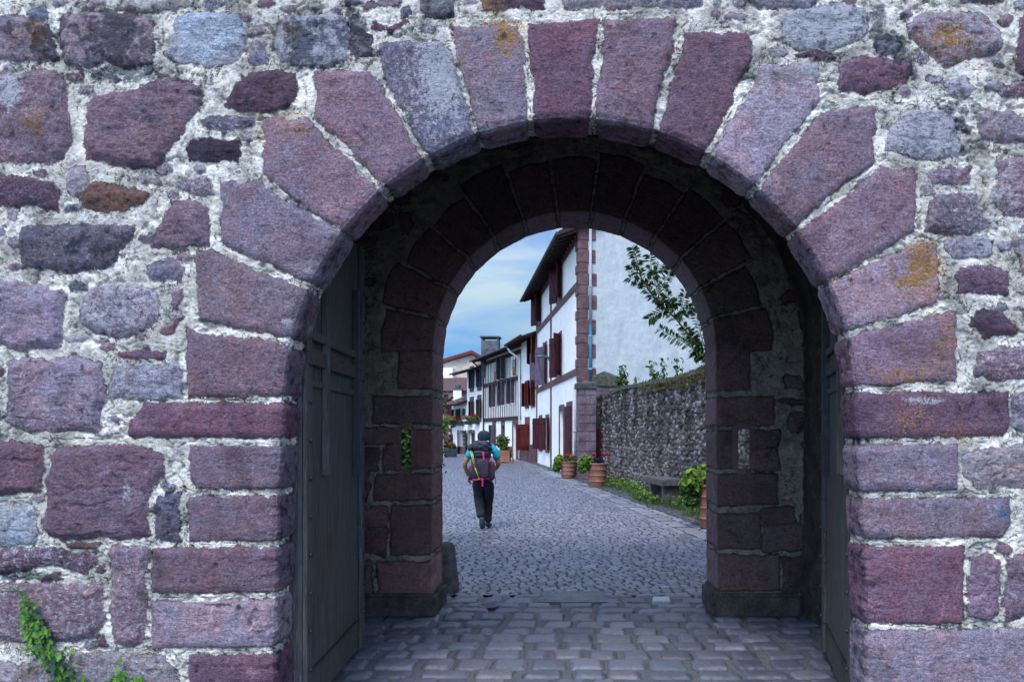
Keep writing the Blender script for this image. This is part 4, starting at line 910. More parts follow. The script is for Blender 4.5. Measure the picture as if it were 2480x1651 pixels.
for z in (3.9, 5.1, 6.9): m = MB(); m.tube([c+Vector((0,0,z)), c+Vector((0,0,z+.05))], .075, 10); m.build('clip', M['pipe'], dp)
c = fA.pt(.12, .12, 0); m = MB(); m.tube([c+Vector((0,0,.02)), c+Vector((0,0,3.3))], .06, 12)
m.tube([c+Vector((0,0,1.62)), c+Vector((0,0,1.70))], .075, 12)
m.build('front_downpipe', M['pipe'], hA, smooth=True)
# street lamp on the facade
aL, zL = fA.sz(*Z1P(1000, 1150)); lp = fA.pt(aL, 0, zL)
lm = tag(empty('street_lamp', lp), 'grey green street lamp on a curved bracket fixed to the white corner house', 'street lamp')
m = MB(); m.tube([fA.pt(aL,.03,zL-.60), fA.pt(aL,.07,zL-.25), fA.pt(aL,.15,zL+.05), fA.pt(aL,.26,zL+.20), fA.pt(aL,.40,zL+.22)], .065, 10, .05); m.build('bracket', M['lampg'], lm, smooth=True)
m = MB(); hp = fA.pt(aL, .56, zL+.2)
m.lathe([(.02,.10),(.14,.07),(.22,0),(.20,-.04),(.08,-.05)], (0,0,0), 20); m.v = [tuple(hp+fA.n*(v[0]*1.25)+fA.d*(v[1]*.7)+Vector((0,0,v[2]))) for v in m.v]; m.build('lamp_head', M['lampg'], lm, smooth=True)
# ---- next houses along the row
def chain(f, L): return f.pt(L, 0, 0)
# pink-trimmed house with louvred shutters
fB = Fac(chain(fA, LA)+fA.n*.0, vdir(880)); LB = fB.s_of(1262); HB = fB.sz(1298, 790)[1]
hB = tag(empty('shuttered_house', fB.p), 'narrow white house with brick red louvred shutters, left of the tall corner house', 'house')
HB = fB.sz(*Z1P(755, 985))[1]
WB = [zwin(fB, Z1P, 835, 1.0, 955, 1165), zwin(fB, Z1P, 790, .75, 1330, 1510), zwin(fB, Z1P, 838, .75, 1310, 1500)]
gB = zwin(fB, Z2P, 1490, .95, 930, 1310); 
facade(fB, LB, HB, WB+[gB], M['white'], hB); shell(fB, LB, HB, 8, M['white'], hB)
window(fB, *WB[0], hB, trim='pinkst', far=150, near=30, smat=M['shutr'], style='louvre')
for o in WB[1:]: window(fB, *o, hB, trim='pinkst', far=140, near=40, smat=M['shutr'], style='louvre')
window(fB, *gB, hB, trim='pinkst', far=95, near=70, smat=M['shutr'], lintel=.45)
m = MB(); fB.box(m, 0, LB, .002, .05, -.04, .95); m.build('plinth', M['pinkst'], hB)
roof(fB, -.1, LB+.25, .85, HB-.3, .36, 5.5, hB, soffit='timber'); gutterpipe(fB, -.1, LB+.25, .85, HB-.2, hB, 'shutr', .07)
m = MB(); c = fB.pt(LB-.15, .15, 0); m.tube([fB.pt(LB-.1,.9,HB-.3), fB.pt(LB-.1,.7,HB-.6), c+Vector((0,0,HB-1.0)), c+Vector((0,0,.1))], .06, 10); m.build('downpipe', M['white'], hB, smooth=True)
# half timbered house
fC = Fac(chain(fB, LB), vdir(700)); LC = fC.s_of(1173)
HC = fC.sz(1255, 838)[1]; hC = tag(empty('half_timbered_house', fC.p), 'half timbered white house with dark beams, faded purple shutters and ochre blinds', 'house')
Zs = [(1005,.95,1490,100),]
WC = [zwin(fC, Z2P, 1277, .8, -60, 190), zwin(fC, Z2P, 1120, .9, -60, 235), zwin(fC, Z2P, 990, .8, -10, 285),
      zwin(fC, Z2P, 1265, .75, 255, 600), zwin(fC, Z2P, 1122, .75, 290, 630), zwin(fC, Z2P, 985, .75, 330, 655)]
WCg = [zwin(fC, Z2P, 985, .6, 940, 1330), zwin(fC, Z2P, 1118, .6, 945, 1300)]
a = fC.s_of(Z2P(1320,0)[0]); DCx = (a-.6, a+.6, -.05, fC.sz(*Z2P(1320, 925))[1])
facade(fC, LC, HC+.1, WC+WCg+[DCx], M['white'], hC); shell(fC, LC, HC, 8, M['white'], hC)
for i, o in enumerate(WC): window(fC, *o, hC, near=None if i in (0,2) else 48, far=None if i in (0,2) else 130, smat=M['shutg'], blind=(.55 if i in (0, 2) else None), tw=.08)
for o in WCg: window(fC, *o, hC, trim='pinkst', near=60 if o is WCg[0] else None, far=120 if o is WCg[0] else None, smat=M['shutg'], lintel=.4)
door(fC, DCx[0], DCx[1], DCx[3], hC)
m = MB()
zb1 = fC.sz(*Z2P(1340, 822))[1]; zb2 = fC.sz(*Z2P(1340, 215))[1]
for z in (zb1, zb2, HC-.35): fC.box(m, 0, LC, -.01, .07, z-.14, z+.1)
x = .12; i = 0
while x < LC-.1:
    for (za, zc) in ((zb1+.1, zb2-.14), (zb2+.1, HC-.5)):
        # skip where a window stands
        w = [o for o in WC if o[0]-.12 < x < o[1]+.12 and o[2] < zc and o[3] > za]
        if not w: fC.box(m, x-.045, x+.045, -.01, .035, za, zc)
        else: fC.box(m, x-.045, x+.045, -.01, .035, za, max(za+.05, w[0][2]-.06))
    x += .42; i += 1
m.build('timber_frame', M['timber'], hC)
roof(fC, -.1, LC+.2, .95, HC-.25, .30, 4.5, hC); gutterpipe(fC, -.1, LC+.2, .95, HC-.2, hC)
m = MB(); m.tube([fC.pt(LC-.2,.9,HC-.25), fC.pt(LC-.2,.5,HC-.6), fC.pt(LC-.1,.1,HC-.9), fC.pt(LC-.1,.1,.1)], .055, 10); m.build('downpipe', M['iron'], hC, smooth=True)
# white house with slate blue shutters
fD = Fac(chain(fC, LC), vdir(560)); LD = fD.s_of(1131)
HD = fD.sz(1155, 892)[1]; hD = tag(empty('blue_shuttered_house', fD.p), 'white house with slate blue shutters and flower boxes, left of the half timbered house', 'house')
WD = [zwin(fD, Z2P, 760, .7, 80, 350), zwin(fD, Z2P, 645, .7, 110, 370), zwin(fD, Z2P, 760, .7, 550, 820), zwin(fD, Z2P, 645, .7, 575, 830)]
a = fD.s_of(Z2P(645,0)[0]); DDx = (a-.55, a+.55, -.05, fD.sz(*Z2P(645, 1055))[1])
facade(fD, LD, HD+.1, WD+[DDx], M['white'], hD); shell(fD, LD, HD, 8, M['white'], hD)
for i, o in enumerate(WD): window(fD, *o, hD, trim='pinkst', near=25, far=150, smat=M['shutd'] if i > 1 else M['shutb'], tlo=.3, lintel=.35)
door(fD, *DDx[:2], DDx[3], hD, mat='timber')
roof(fD, -.1, LD+1.2, .95, HD-.25, .30, 4.5, hD); gutterpipe(fD, -.1, LD+1.2, .95, HD-.2, hD)
# low house with a lean-to roof
fE = Fac(chain(fD, LD), vdir(300)); LE = fE.s_of(1097)
HE = fE.sz(1115, 978)[1]; hE = tag(empty('low_house', fE.p), 'low white house with small tiled roof and dark glazed double door', 'house')
WE = [zwin(fE, Z2P, 410, .8, 700, 830), zwin(fE, Z2P, 510, .8, 690, 820)]
a = fE.s_of(Z2P(500,0)[0]); DEx = (a-.6, a+.6, -.05, fE.sz(*Z2P(500, 1015))[1])
facade(fE, LE, HE+.3, WE+[DEx], M['white'], hE); shell(fE, LE, HE+.2, 6, M['cream'], hE)
for o in WE: window(fE, *o, hE, near=45, far=135, smat=M['shutd'])
w = window(fE, DEx[0], DEx[1], 0, DEx[3], hE, near=20, far=150, smat=M['shutd'], bars=5, name='glazed_door', frame='white')
m = MB(); fE.box(m, 0, LE, .002, .05, -.04, .55); m.build('plinth', M['pinkst'], hE)
roof(fE, -.1, LE+.5, .8, HE-.1, .35, 3.2, hE); gutterpipe(fE, -.1, LE+.5, .8, HE-.05, hE)
m = MB(); m.tube([fE.pt(LE+.3,.7,HE-.1), fE.pt(LE,.15,HE-.5), fE.pt(LE,.15,.1)], .055, 10); m.build('downpipe', M['iron'], hE, smooth=True)
# tan house closing the street on the left
pF = fE.pt(LE, -1.0, 0)+Vector((.9,2.5*KF,0)); fF = Fac(pF, Vector((-1, .25, 0)).normalized()); fF.n = Vector((-fF.d.y, fF.d.x, 0))
if fF.n.y > 0: fF.n = -fF.n
LF = 9.0; yF = pF.y
HF = EH+(CY-946)/F*yF; hF = tag(empty('tan_house', pF), 'tan rendered house with red stone quoins and a purple grey tiled roof closing the street', 'house')
def WF(px, w, yt, yb):
    a = fF.s_of(px); y = fF.pt(a,0,0).y; return (a-w/2, a+w/2, EH+(CY-yb)/F*y, EH+(CY-yt)/F*y)
DF = WF(1092, .9, 1058, 1106); DF = (DF[0], DF[1], -.05, DF[3])
wF = WF(1070, .8, 968, 1000)
facade(fF, LF, HF+.1, [DF, wF], M['cream'], hF); shell(fF, LF, HF, 7, M['cream'], hF)
door(fF, DF[0], DF[1], DF[3], hF); window(fF, *wF, hF, trim='pinkst', near=20, far=160, smat=M['shut'])
roof(fF, -1.6, LF, .5, HF-.05, .36, 3.2, hF, mat='tile', soffit='redtrim'); gutterpipe(fF, -1.6, LF, .5, HF, hF, 'redtrim')
m = MB(); aq = fF.s_of(1081); z = .1; i = 0
while z < HF-.3: fF.box(m, aq-(.5 if i % 2 else .2), aq+.25, .001, .04, z, z+.26); z += .32; i += 1
m.build('quoins', M['pinkst'], hF)
cp = fF.pt(fF.s_of(1116), .6, 0); cz0, cz1 = EH+(CY-970)/F*cp.y, EH+(CY-944)/F*cp.y
m = MB(); m.box(cp.x-.34, cp.x+.34, cp.y-.3, cp.y+.3, cz0-1.0, cz1); ch = m.build('chimney', M['white'], hF)
m = MB(); m.box(cp.x-.38, cp.x+.38, cp.y-.36, cp.y+.36, cz1+.001, cz1+.1); m.tube([Vector((cp.x,cp.y,cz1+.1)), Vector((cp.x,cp.y,cz1+.4))], .22, 10, .26); m.build('chimney_cap', M['concrete'], ch)
# balcony wall end at far left with plants
# house with the red verge behind
yG = yF+14*KF; sg = yG/F
hG = tag(empty('gabled_house', ((1110-CX)*sg, yG, 0)), 'rubble gabled house with a red painted verge rising behind the tiled roofs', 'house')
m = MB(); x0, x1 = (1068-CX)*sg, (1168-CX)*sg; zt = lambda py: EH+(CY-py)*sg
pk = (1144-CX)*sg
m.add([(x0-3,yG,0),(x1,yG,0),(x1,yG,zt(880)),(pk,yG,zt(858)),(x0-3,yG,zt(905)),(x0-3,yG+8,0),(x1,yG+8,0),(x1,yG+8,zt(880)),(pk,yG+8,zt(858)),(x0-3,yG+8,zt(905))], [(0,1,2,3,4),(9,8,7,6,5),(0,5,6,1),(1,6,7,2)]); m.build('gable_wall', M['cream'], hG)
m = MB()
for (xa, za, xb, zb_) in ((x0-4, zt(909), pk, zt(857)), (pk, zt(857), x1+.6, zt(878))):
    m.hexa([(xa,yG-.5,za),(xb,yG-.5,zb_),(xb,yG+8,zb_),(xa,yG+8,za),(xa,yG-.5,za+.32),(xb,yG-.5,zb_+.32),(xb,yG+8,zb_+.32),(xa,yG+8,za+.32)])
m.build('verge_roof', M['redtrim'], hG)
m = MB(); m.box(x0-3, (1101-CX)*sg, yG-1.2, yG-.02, zt(925), zt(893)); m.build('white_extension', M['white'], hG)
# chimney stack
yc = fC.pt(LC*.8,-3,0).y; sc_ = yc/F; z0c, z1c = EH+(CY-870)*sc_, EH+(CY-824)*sc_
m = MB(); xa, xb = (1165-CX)*sc_, (1208-CX)*sc_; ybk = yc
m.box(xa, xb, ybk, ybk+1.1, z0c-1.2, z1c); stk = m.build('chimney', M['concrete'], hC, bevel=.02)
m = MB()
for x in (xa+.02, xb-.14): 
    for y in (ybk+.02, ybk+.96): m.box(x, x+.12, y, y+.12, z1c+.001, z1c+.22)
m.box(xa-.08, xb+.08, ybk-.08, ybk+1.18, z1c+.221, z1c+.30); m.build('chimney_cap', M['concrete'], stk)
# ================================================================ GARDEN WALL AND GATE POSTS
TW = 5.32
wall = tag(empty('garden_wall', ST(19, TW)), 'long rubble flint garden wall with mossy coping running beside the street', 'garden wall')
SC = PA.dot(DV)
Sx0, Sx1 = 7.0, SC-.12
def wall_top(s): return 2.90+.05*np.sin(s*.7)+.0*s
def cell_h(x, y, seed):
    ix, iy = np.floor(x), np.floor(y); f1 = np.full(x.shape, 9.); f2 = np.full(x.shape, 9.); idd = np.zeros(x.shape)
    for di in (-1,0,1):
        for dj in (-1,0,1):
            cx, cy = ix+di, iy+dj
            px = cx+.5+(_h(cx,cy,seed)-.5)*.85; py = cy+.5+(_h(cx,cy,seed+1)-.5)*.85
            d = np.hypot(x-px, y-py); r = _h(cx, cy, seed+2); m = d < f1
            f2 = np.where(m, f1, np.minimum(f2, d)); idd = np.where(m, r, idd); f1 = np.where(m, d, f1)
    return f1, f2, idd
s_ = np.concatenate([np.arange(Sx0, 11, .05), np.arange(11, Sx1, .018)]); zs_ = np.linspace(-.05, 1, 150)
SS, ZZ = np.meshgrid(s_, zs_, indexing='ij'); Zr = np.where(ZZ < 0, ZZ, ZZ*wall_top(SS))
f1, f2, idd = cell_h(SS/.17, Zr/.12, 500)
g1, g2, idg = cell_h(SS/.085+4, Zr/.065, 520)
big = sst(.02, .35, f2-f1)
h = .055*big*(1-.7*f1)*(.3+idd)+.022*sst(.0,.3,g2-g1)*(1-g1)+.02*fbm(SS*3, Zr*3, 530, 4)
n = -RV
Vw = np.array(DV)*SS[...,None]+np.array(RV)*TW+np.array(n)*h[...,None]+np.array([0,0,1.])*Zr[...,None]
pal = np.array([(.12,.12,.12),(.22,.22,.21),(.37,.38,.38),(.15,.135,.115),(.28,.26,.23),(.07,.075,.075)])
kk = np.minimum((idd*6).astype(int), 5); tn = pal[kk]*.8*(.6+.7*idg[...,None])
strk = fbm(SS*2.2, Zr*.35, 540, 4); tn = tn*np.where(strk > .12, .55, 1.0)[...,None]*(1-.0*Zr[...,None])
lowp = sst(2.2, .3, Zr)*.35; tn = tn*(1-lowp[...,None])+np.array([.26,.24,.22])*lowp[...,None]*(.4+.9*idg[...,None])
aux = np.stack([np.clip(.35+big*.8, 0, 1), 0*SS, .0*SS+.02, sst(.1, .5, strk)*.15], -1)
ii = np.arange(SS.size).reshape(SS.shape); Q = np.stack([ii[:-1,:-1], ii[:-1,1:], ii[1:,1:], ii[1:,:-1]], -1).reshape(-1,4)
M['flint'] = stone_shader('flint_rubble', (.03,.03,.03), (.10,.10,.095), .8)
link('wall_face', npmesh('wall_face', Vw.reshape(-1,3), Q, colors={'tint': np.concatenate([tn.reshape(-1,3), np.ones((SS.size,1))],1), 'aux': aux.reshape(-1,4)}), M['flint'], wall, True)
m = MB(); m.add([ST(Sx0,TW,-.05), ST(Sx1,TW,-.05), ST(Sx1,TW+.45,-.05), ST(Sx0,TW+.45,-.05), ST(Sx0,TW,2.88), ST(Sx1,TW,2.88), ST(Sx1,TW+.45,2.88), ST(Sx0,TW+.45,2.88)], [(2,3,7,6),(0,3,7,4),(1,2,6,5),(4,5,6,7)]); m.build('wall_core', M['lichst'], wall)
rg = random.Random(12); cop = MB(); s = Sx0
while s < Sx1:
    L = rg.uniform(.35, .75); e = min(s+L, Sx1); z0 = float(wall_top(np.array(s)))-.03; dz = rg.uniform(-.015, .02); o = rg.uniform(.04, .10)
    cop.hexa([ST(s+.01,TW-o,z0+dz), ST(e-.01,TW-o,z0+dz), ST(e-.01,TW+.5,z0+dz), ST(s+.01,TW+.5,z0+dz), ST(s+.01,TW-o+.02,z0+dz+.12), ST(e-.01,TW-o+.02,z0+dz+.13), ST(e-.01,TW+.48,z0+.20), ST(s+.01,TW+.48,z0+.20)]); s = e
co = cop.build('coping', M['lichst'], wall, bevel=.02)
def tufts(name, pts, n, hgt, spread, mat, w=.006, seed=0, lean=.5, stuff=None, parent=None):
    rg = random.Random(seed); v = []; fc = []
    for p in pts:
        for k in range(n):
            b = Vector(p)+Vector((rg.gauss(0, spread), rg.gauss(0, spread), 0)); a = rg.uniform(0, 6.28); hh = hgt*rg.uniform(.35, 1.2)
            d = Vector((math.cos(a), math.sin(a), 0)); s = Vector((-d.y, d.x, 0))*w; l = rg.uniform(.1, lean)*hh; i = len(v)
            v += [b-s, b+s, b+d*l*.4+Vector((0,0,hh*.6))+s*.7, b+d*l*.4+Vector((0,0,hh*.6))-s*.7, b+d*l+Vector((0,0,hh*.95))]; fc += [(i,i+1,i+2,i+3), (i+3,i+2,i+4)]
    me = bpy.data.meshes.new(name); me.from_pydata([tuple(q) for q in v], [], fc); me.update(); o = link(name, me, mat, parent); return o
pts = []; rg = random.Random(5)
for k in range(330):
    s = rg.uniform(8.5, 23); z = float(wall_top(np.array(s))); 
    if vn(np.array([s*.8]), np.array([0.]), 3)[0] < .35+.025*(s-10): continue
    pts.append(ST(s, TW+rg.uniform(-.10, .3), z+.07+rg.uniform(0,.03)))
for k in range(60): pts.append(ST(rg.uniform(13,19), TW-.10+rg.uniform(-.02,.02), 2.86-rg.uniform(0,.22)))
mo = tufts('moss', pts, 60, .055, .05, M['moss'], .006, 8, .9, parent=wall); mo['kind'] = 'stuff'
def post(name, s0, s1, t0, t1, H, lab, capH=.34, gab=False):
    r = tag(empty(name, ST((s0+s1)/2, (t0+t1)/2)), lab, 'gate post')
    sh = MB(); z = 0; i = 0; rg = random.Random(int(t0*100))
    hc = H-capH
    while z < hc-.02:
        h = min(rg.uniform(.27, .38), hc-z)
        if hc-z-h < .12: h = hc-z
        k = (.35 if i % 2 else .65); tm = t0+(t1-t0)*k; o = rg.uniform(0, .008)
        for a, b in ((t0, tm-.006), (tm+.006, t1)): sh.hexa([ST(s0-o,a,z+.006), ST(s0-o,b,z+.006), ST(s1,b,z+.006), ST(s1,a,z+.006), ST(s0-o,a,z+h-.008), ST(s0-o,b,z+h-.008), ST(s1,b,z+h-.008), ST(s1,a,z+h-.008)])
        z += h; i += 1
    sh.build('shaft', M['postst'], r, bevel=.01)
    c = MB(); c.hexa([ST(s0+.02,t0+.02,.0), ST(s0+.02,t1-.02,.0), ST(s1-.02,t1-.02,.0), ST(s1-.02,t0+.02,.0)]+[ST(s0+.02,t0+.02,hc-.01), ST(s0+.02,t1-.02,hc-.01), ST(s1-.02,t1-.02,hc-.01), ST(s1-.02,t0+.02,hc-.01)]); c.build('mortar', M['gutter'], r)
    c = MB(); e = .06; k = capH*.62; a = [ST(s0-e,t0-e,hc), ST(s0-e,t1+e,hc), ST(s1+e,t1+e,hc), ST(s1+e,t0-e,hc)]; b = [p+Vector((0,0,k)) for p in a]; mid = ST((s0+s1)/2,(t0+t1)/2,H)
    c.add(a+b+[mid], [(0,3,2,1),(0,1,5,4),(1,2,6,5),(2,3,7,6),(3,0,4,7),(4,5,8),(5,6,8),(6,7,8),(7,4,8)]); c.build('cap', M['lichst'], r)
    return r
M['postst'] = simple('purple_sandstone_blocks', (.10,.065,.085), (.21,.16,.20), 3, .85, .01, mottle=.5)
post('gate_post', SC-1.15, SC-.58, 4.42, 5.02, 3.45, 'purple stone gate post with flat lichened cap at the corner of the white house', .30)
post('gate_post', SC-.11, SC-.03, 5.10, 6.02, 3.86, 'broader gate post with dark pyramid cap rising behind the end of the garden wall', .55)
m = MB(); rg = random.Random(3); SP = SC-.8
for k in range(6): a = 5.04+k*.046; m.hexa([ST(SP,a,.03), ST(SP,a+.042,.03), ST(SP+.04,a+.042,.03), ST(SP+.04,a,.03), ST(SP,a,1.75), ST(SP,a+.042,1.75), ST(SP+.04,a+.042,1.75), ST(SP+.04,a,1.75)])
tag(m.build('garden_door', M['shut']), 'narrow oxblood plank door between the gate posts', 'door')
# ================================================================ POTS AND PLANTS
def leafset(name, pts_fn, n, size, mat, seed, parent=None, up=.3, elong=1.5, kind=None):
    rg = random.Random(seed); v = []; fc = []
    for k in range(n):
        p, nrm = pts_fn(rg); nrm = (Vector(nrm)+Vector((rg.uniform(-1,1), rg.uniform(-1,1), rg.uniform(-.6,1)+up))*.8).normalized()
        t = nrm.cross(Vector((rg.uniform(-1,1), rg.uniform(-1,1), rg.uniform(-1,.4)))).normalized(); b = nrm.cross(t); s = size*rg.uniform(.6, 1.3); i = len(v); l = s*elong
        v += [p-t*l*.5, p-t*l*.1+b*s*.42+nrm*s*.06, p+t*l*.25+b*s*.30+nrm*s*.05, p+t*l*.6-nrm*s*.12, p+t*l*.25-b*s*.30+nrm*s*.05, p-t*l*.1-b*s*.42+nrm*s*.06, p+nrm*-s*.04]
        fc += [(i,i+6,i+1),(i+1,i+6,i+2),(i+2,i+6,i+3),(i+3,i+6,i+4),(i+4,i+6,i+5),(i+5,i+6,i)]
    me = bpy.data.meshes.new(name); me.from_pydata([tuple(q) for q in v], [], fc); me.update()
    o = link(name, me, mat, parent)
    return o
def ell(c, r, lumps=6, seed=0):
    rr = random.Random(seed); C = [(Vector(c)+Vector((rr.uniform(-.6,.6)*r[0], rr.uniform(-.6,.6)*r[1], rr.uniform(-.5,.6)*r[2])), rr.uniform(.4,.65)) for _ in range(lumps)]
    def fn(rg):
        c0, k = rg.choice(C); d = Vector((rg.gauss(0,1), rg.gauss(0,1), rg.gauss(0,1))).normalized(); q = rg.uniform(.55, 1)
        return c0+Vector((d.x*r[0], d.y*r[1], d.z*r[2]))*k*q, d
    return fn
def pot(base, Rr, H, label, bulge, plants, fl, seed):
    r = tag(empty('flower_pot', base), label, 'flower pot', 'terracotta flower pots along the garden wall')
    m = MB(); pr = [(Rr*.74, 0), (Rr*.78, .02)]
    for z in (.22, .47, .72):
        rr = Rr*(.78+.16*z); pr += [(rr, H*z-.012), (rr+.002, H*z-.010), (rr+.014, H*z-.006), (rr+.014, H*z+.012), (rr+.003, H*z+.016), (rr+.003, H*z+.02)]
    pr += [(Rr*.93, H*.9), (Rr*.97, H*.93), (Rr, H*.94), (Rr+.01, H*.97), (Rr, H), (Rr-.04, H), (Rr-.05, H-.05)]
    m.lathe(pr, base, 40); b = m.build('pot', M['terra'], r, smooth=True)
    m = MB(); m.lathe([(Rr-.048, H-.06), (.01, H-.03)], base, 20); m.build('soil', M['soil'], r)
    for i, (dc, rad, n, sz, mt) in enumerate(plants): leafset('foliage', ell(Vector(base)+Vector(dc)+Vector((0,0,H)), rad, 7, seed+i), n, sz, M[mt], seed*3+i, r)
    for i, (dc, rad, n, sz, mt) in enumerate(fl): leafset('flowers', ell(Vector(base)+Vector(dc)+Vector((0,0,H)), rad, 5, seed+i+9), n, sz, M[mt], seed*5+i, r, elong=1.0)
    return r
pot(G(1376, 1157), .28, .60, 'terracotta pot with red flowers and trailing leaves, farthest of three, by the white house', 0,
    [((-.28,-.05,-.03), (.26,.25,.28), 420, .10, 'leafy'), ((-.30,-.05,-.12), (.22,.22,.28), 260, .10, 'leaf'), ((.05,0,.10), (.24,.2,.12), 200, .06, 'leaf')], [((.05,0,.16), (.25,.2,.12), 60, .06, 'redfl'), ((.12,0,.13), (.2,.2,.1), 14, .05, 'yelfl')], 11)
pot(G(1447, 1177), .31, .70, 'terracotta pot with red and dark blue flowers, middle one in front of the gate post', 0,
    [((-.30,-.05,.02), (.26,.25,.26), 460, .10, 'leafy'), ((-.32,-.05,-.08), (.22,.22,.26), 280, .10, 'leaf'), ((.10,0,.06), (.24,.2,.10), 260, .05, 'bluefl')], [((-.08,0,.20), (.12,.1,.08), 30, .06, 'redfl'), ((.24,0,.22), (.12,.1,.10), 34, .06, 'redfl')], 12)
pot(G(1732, 1277), .32, .74, 'terracotta pot with bushy green plant, nearest the gate arch', 0,
    [((-.22,0,.10), (.34,.3,.22), 520, .085, 'leafy'), ((-.30,0,-.14), (.30,.3,.26), 520, .085, 'leaf'), ((.1,0,.08), (.3,.3,.2), 260, .085, 'leaf')], [((.0,-.05,.16), (.3,.25,.18), 46, .035, 'yelfl')], 13)
# bench
s0, t0 = tof(1586, 1218)
bn = tag(empty('stone_bench', ST(s0, t0)), 'low dark stone bench against the garden wall between the pots', 'bench')
m = MB(); a, b = s0-.38, s0+1.05; c, d = 4.66, 5.20
m.hexa([ST(a,c,.40),ST(a,d,.40),ST(b,d,.40),ST(b,c,.40),ST(a,c-.02,.55),ST(a,d,.56),ST(b,d,.56),ST(b,c-.02,.55)]); m.build('seat', M['granite'], bn, bevel=.025)
for s in (a+.12, b-.3):
    m = MB(); m.hexa([ST(s,c+.06,-.02),ST(s,d-.06,-.02),ST(s+.16,d-.06,-.02),ST(s+.16,c+.06,-.02),ST(s,c+.06,.40),ST(s,d-.06,.40),ST(s+.16,d-.06,.40),ST(s+.16,c+.06,.40)]); m.build('leg', M['granite'], bn, bevel=.02)
# grass verge
pts = []; rg = random.Random(9)
for k in range(420):
    s = rg.uniform(10.8, 22.8); t = TW-.10-abs(rg.gauss(0, .26))
    if s < 12.4 and rg.random() < .4: t -= .25
    if vn(np.array([s*1.3]), np.array([2.]), 7)[0] < .30: continue
    if a-.05 < s < b+.05 and t > c-.05: t = c-.08-rg.random()*.1
    pts.append(ST(s, t, 0))
o = tufts('grass_verge', pts, 34, .17, .075, M['grass'], .006, 4, .8); tag(o, 'rough green grass and weeds along the foot of the garden wall', 'grass', kind='stuff')
def wf(rg):
    p = rg.choice(pts); return Vector(p)+Vector((rg.gauss(0,.08), rg.gauss(0,.08), rg.uniform(.06,.22))), Vector((0,0,1))
o = leafset('weed_leaves', wf, 1500, .05, M['leafy'], 21); tag(o, 'broad leaved weeds growing in the grass below the garden wall', 'weeds', kind='stuff')
# shrubs behind the wall
def shrub(name, base, top, rad, n, sz, mat, seed, label, stems=7, spread=.7):
    r = tag(empty(name, base), label, 'shrub'); rg = random.Random(seed); m = MB(); tips = []
    for k in range(stems):
        e = Vector(base)+Vector((rg.uniform(-1,1)*rad[0], rg.uniform(-1,1)*rad[1], top*rg.uniform(.75, 1))); mid = (Vector(base)*.5+e*.5)+Vector((rg.uniform(-.15,.15), 0, .1))
        P3 = [Vector(base), mid, e]; m.tube(P3, .018, 6, .005); tips.append(P3)
    m.build('stems', M['bark'], r)
    def fn(g):
        P3 = g.choice(tips); q = g.uniform(.45, 1.02); p = P3[0].lerp(P3[1], q*2) if q < .5 else P3[1].lerp(P3[2], q*2-1)
        d = Vector((g.gauss(0,1), g.gauss(0,1), g.gauss(0,1))).normalized(); return p+d*g.uniform(.02, spread*.25), d
    leafset('foliage', fn, n, sz, M[mat], seed, r); return r
def behind(px, s_guess, z=0):
    k = (px-CX)/F; # point on ray px at street distance s
    y = s_guess/(k*DV.x+DV.y); return Vector((k*y, y, z))
shrub('wall_shrub', behind(1535, 22.3, .8), 3.0, (.55,.4), 900, .085, 'leafd', 31, 'airy green shrub showing above the far part of the garden wall', 9)
shrub('wall_shrub', behind(1615, 19.8, .8), 3.0, (.45,.3), 1000, .085, 'leafd', 32, 'taller green shrub with upright shoots above the middle of the garden wall', 8)
shrub('garden_bush', Vector((-2.30, 9.5, 0)), 2.1, (.5,.6), 6500, .045, 'leaf', 33, 'dense green bush seen through the slot window on the left', 22, 1.6)
# tree whose branch hangs into the arch
tr = tag(empty('garden_tree', (5.4, 16.2*KF, 0)), 'leafy tree behind the garden wall whose branch hangs into the right of the arch', 'tree')
def TP(px, py, d): return W(px, py, d)
m = MB(); m.tube([Vector((x, y*KF, z)) for x, y, z in ((5.4,16.2,0),(5.3,16.1,1.5),(5.0,15.9,3.0),(4.6,15.7,4.2),(4.3,15.6,5.6))], .11, 10, .05)
trunk_top = Vector((4.6,15.7*KF,4.2)); m.build('trunk', M['bark'], tr, smooth=True)
BR = [  # branch polylines in photo pixels at the distance of the tree
 ([(1960,1010),(1800,960),(1720,880),(1640,775),(1585,722),(1552,670),(1540,620),(1531,598)], .022),
 ([(1585,722),(1560,690),(1525,672)], .008), ([(1600,735),(1585,680),(1576,640),(1573,615)], .008), ([(1640,775),(1620,720),(1600,690)], .008),
 ([(1600,700),(1618,665),(1622,650)], .007), ([(1720,880),(1660,830),(1625,812),(1597,795)], .010), ([(1700,870),(1690,850),(1680,865)], .006), ([(1640,775),(1665,750),(1690,735)], .010),
 ([(1760,900),(1740,840),(1720,760),(1700,740)], .014), ([(1720,880),(1690,840),(1668,800)], .008), ([(1585,722),(1610,735),(1640,730)], .006), ([(1552,670),(1535,650),(1528,640)], .005), ([(1640,775),(1655,730),(1660,700)], .007), ([(1620,745),(1590,760),(1570,772)], .006), ([(1720,880),(1700,820),(1690,780),(1680,745)], .009), ([(1700,850),(1670,810),(1655,790)], .008), ([(1563,690),(1590,660),(1600,640)], .006)]
m = MB(); segs = []
for li, (pl, r) in enumerate(BR):
    dd = 15.6*KF+(.15*math.sin(li*2.1) if li else 0)
    pp = [TP(x, y, dd) for x, y in pl]; m.tube(pp, r, 6, r*.35)
    for i in range(len(pp)-1):
        if li == 0 and i < 2: continue
        segs.append((pp[i], pp[i+1], li))
m.tube([trunk_top, TP(1960,1010,15.6*KF)+Vector((0,0,.0))], .05, 8, .024)
m.build('branches', M['bark'], tr, smooth=True)
def brleaf(rg):
    a, b, li = rg.choice(segs); p = a.lerp(b, rg.random()); return p, b-a
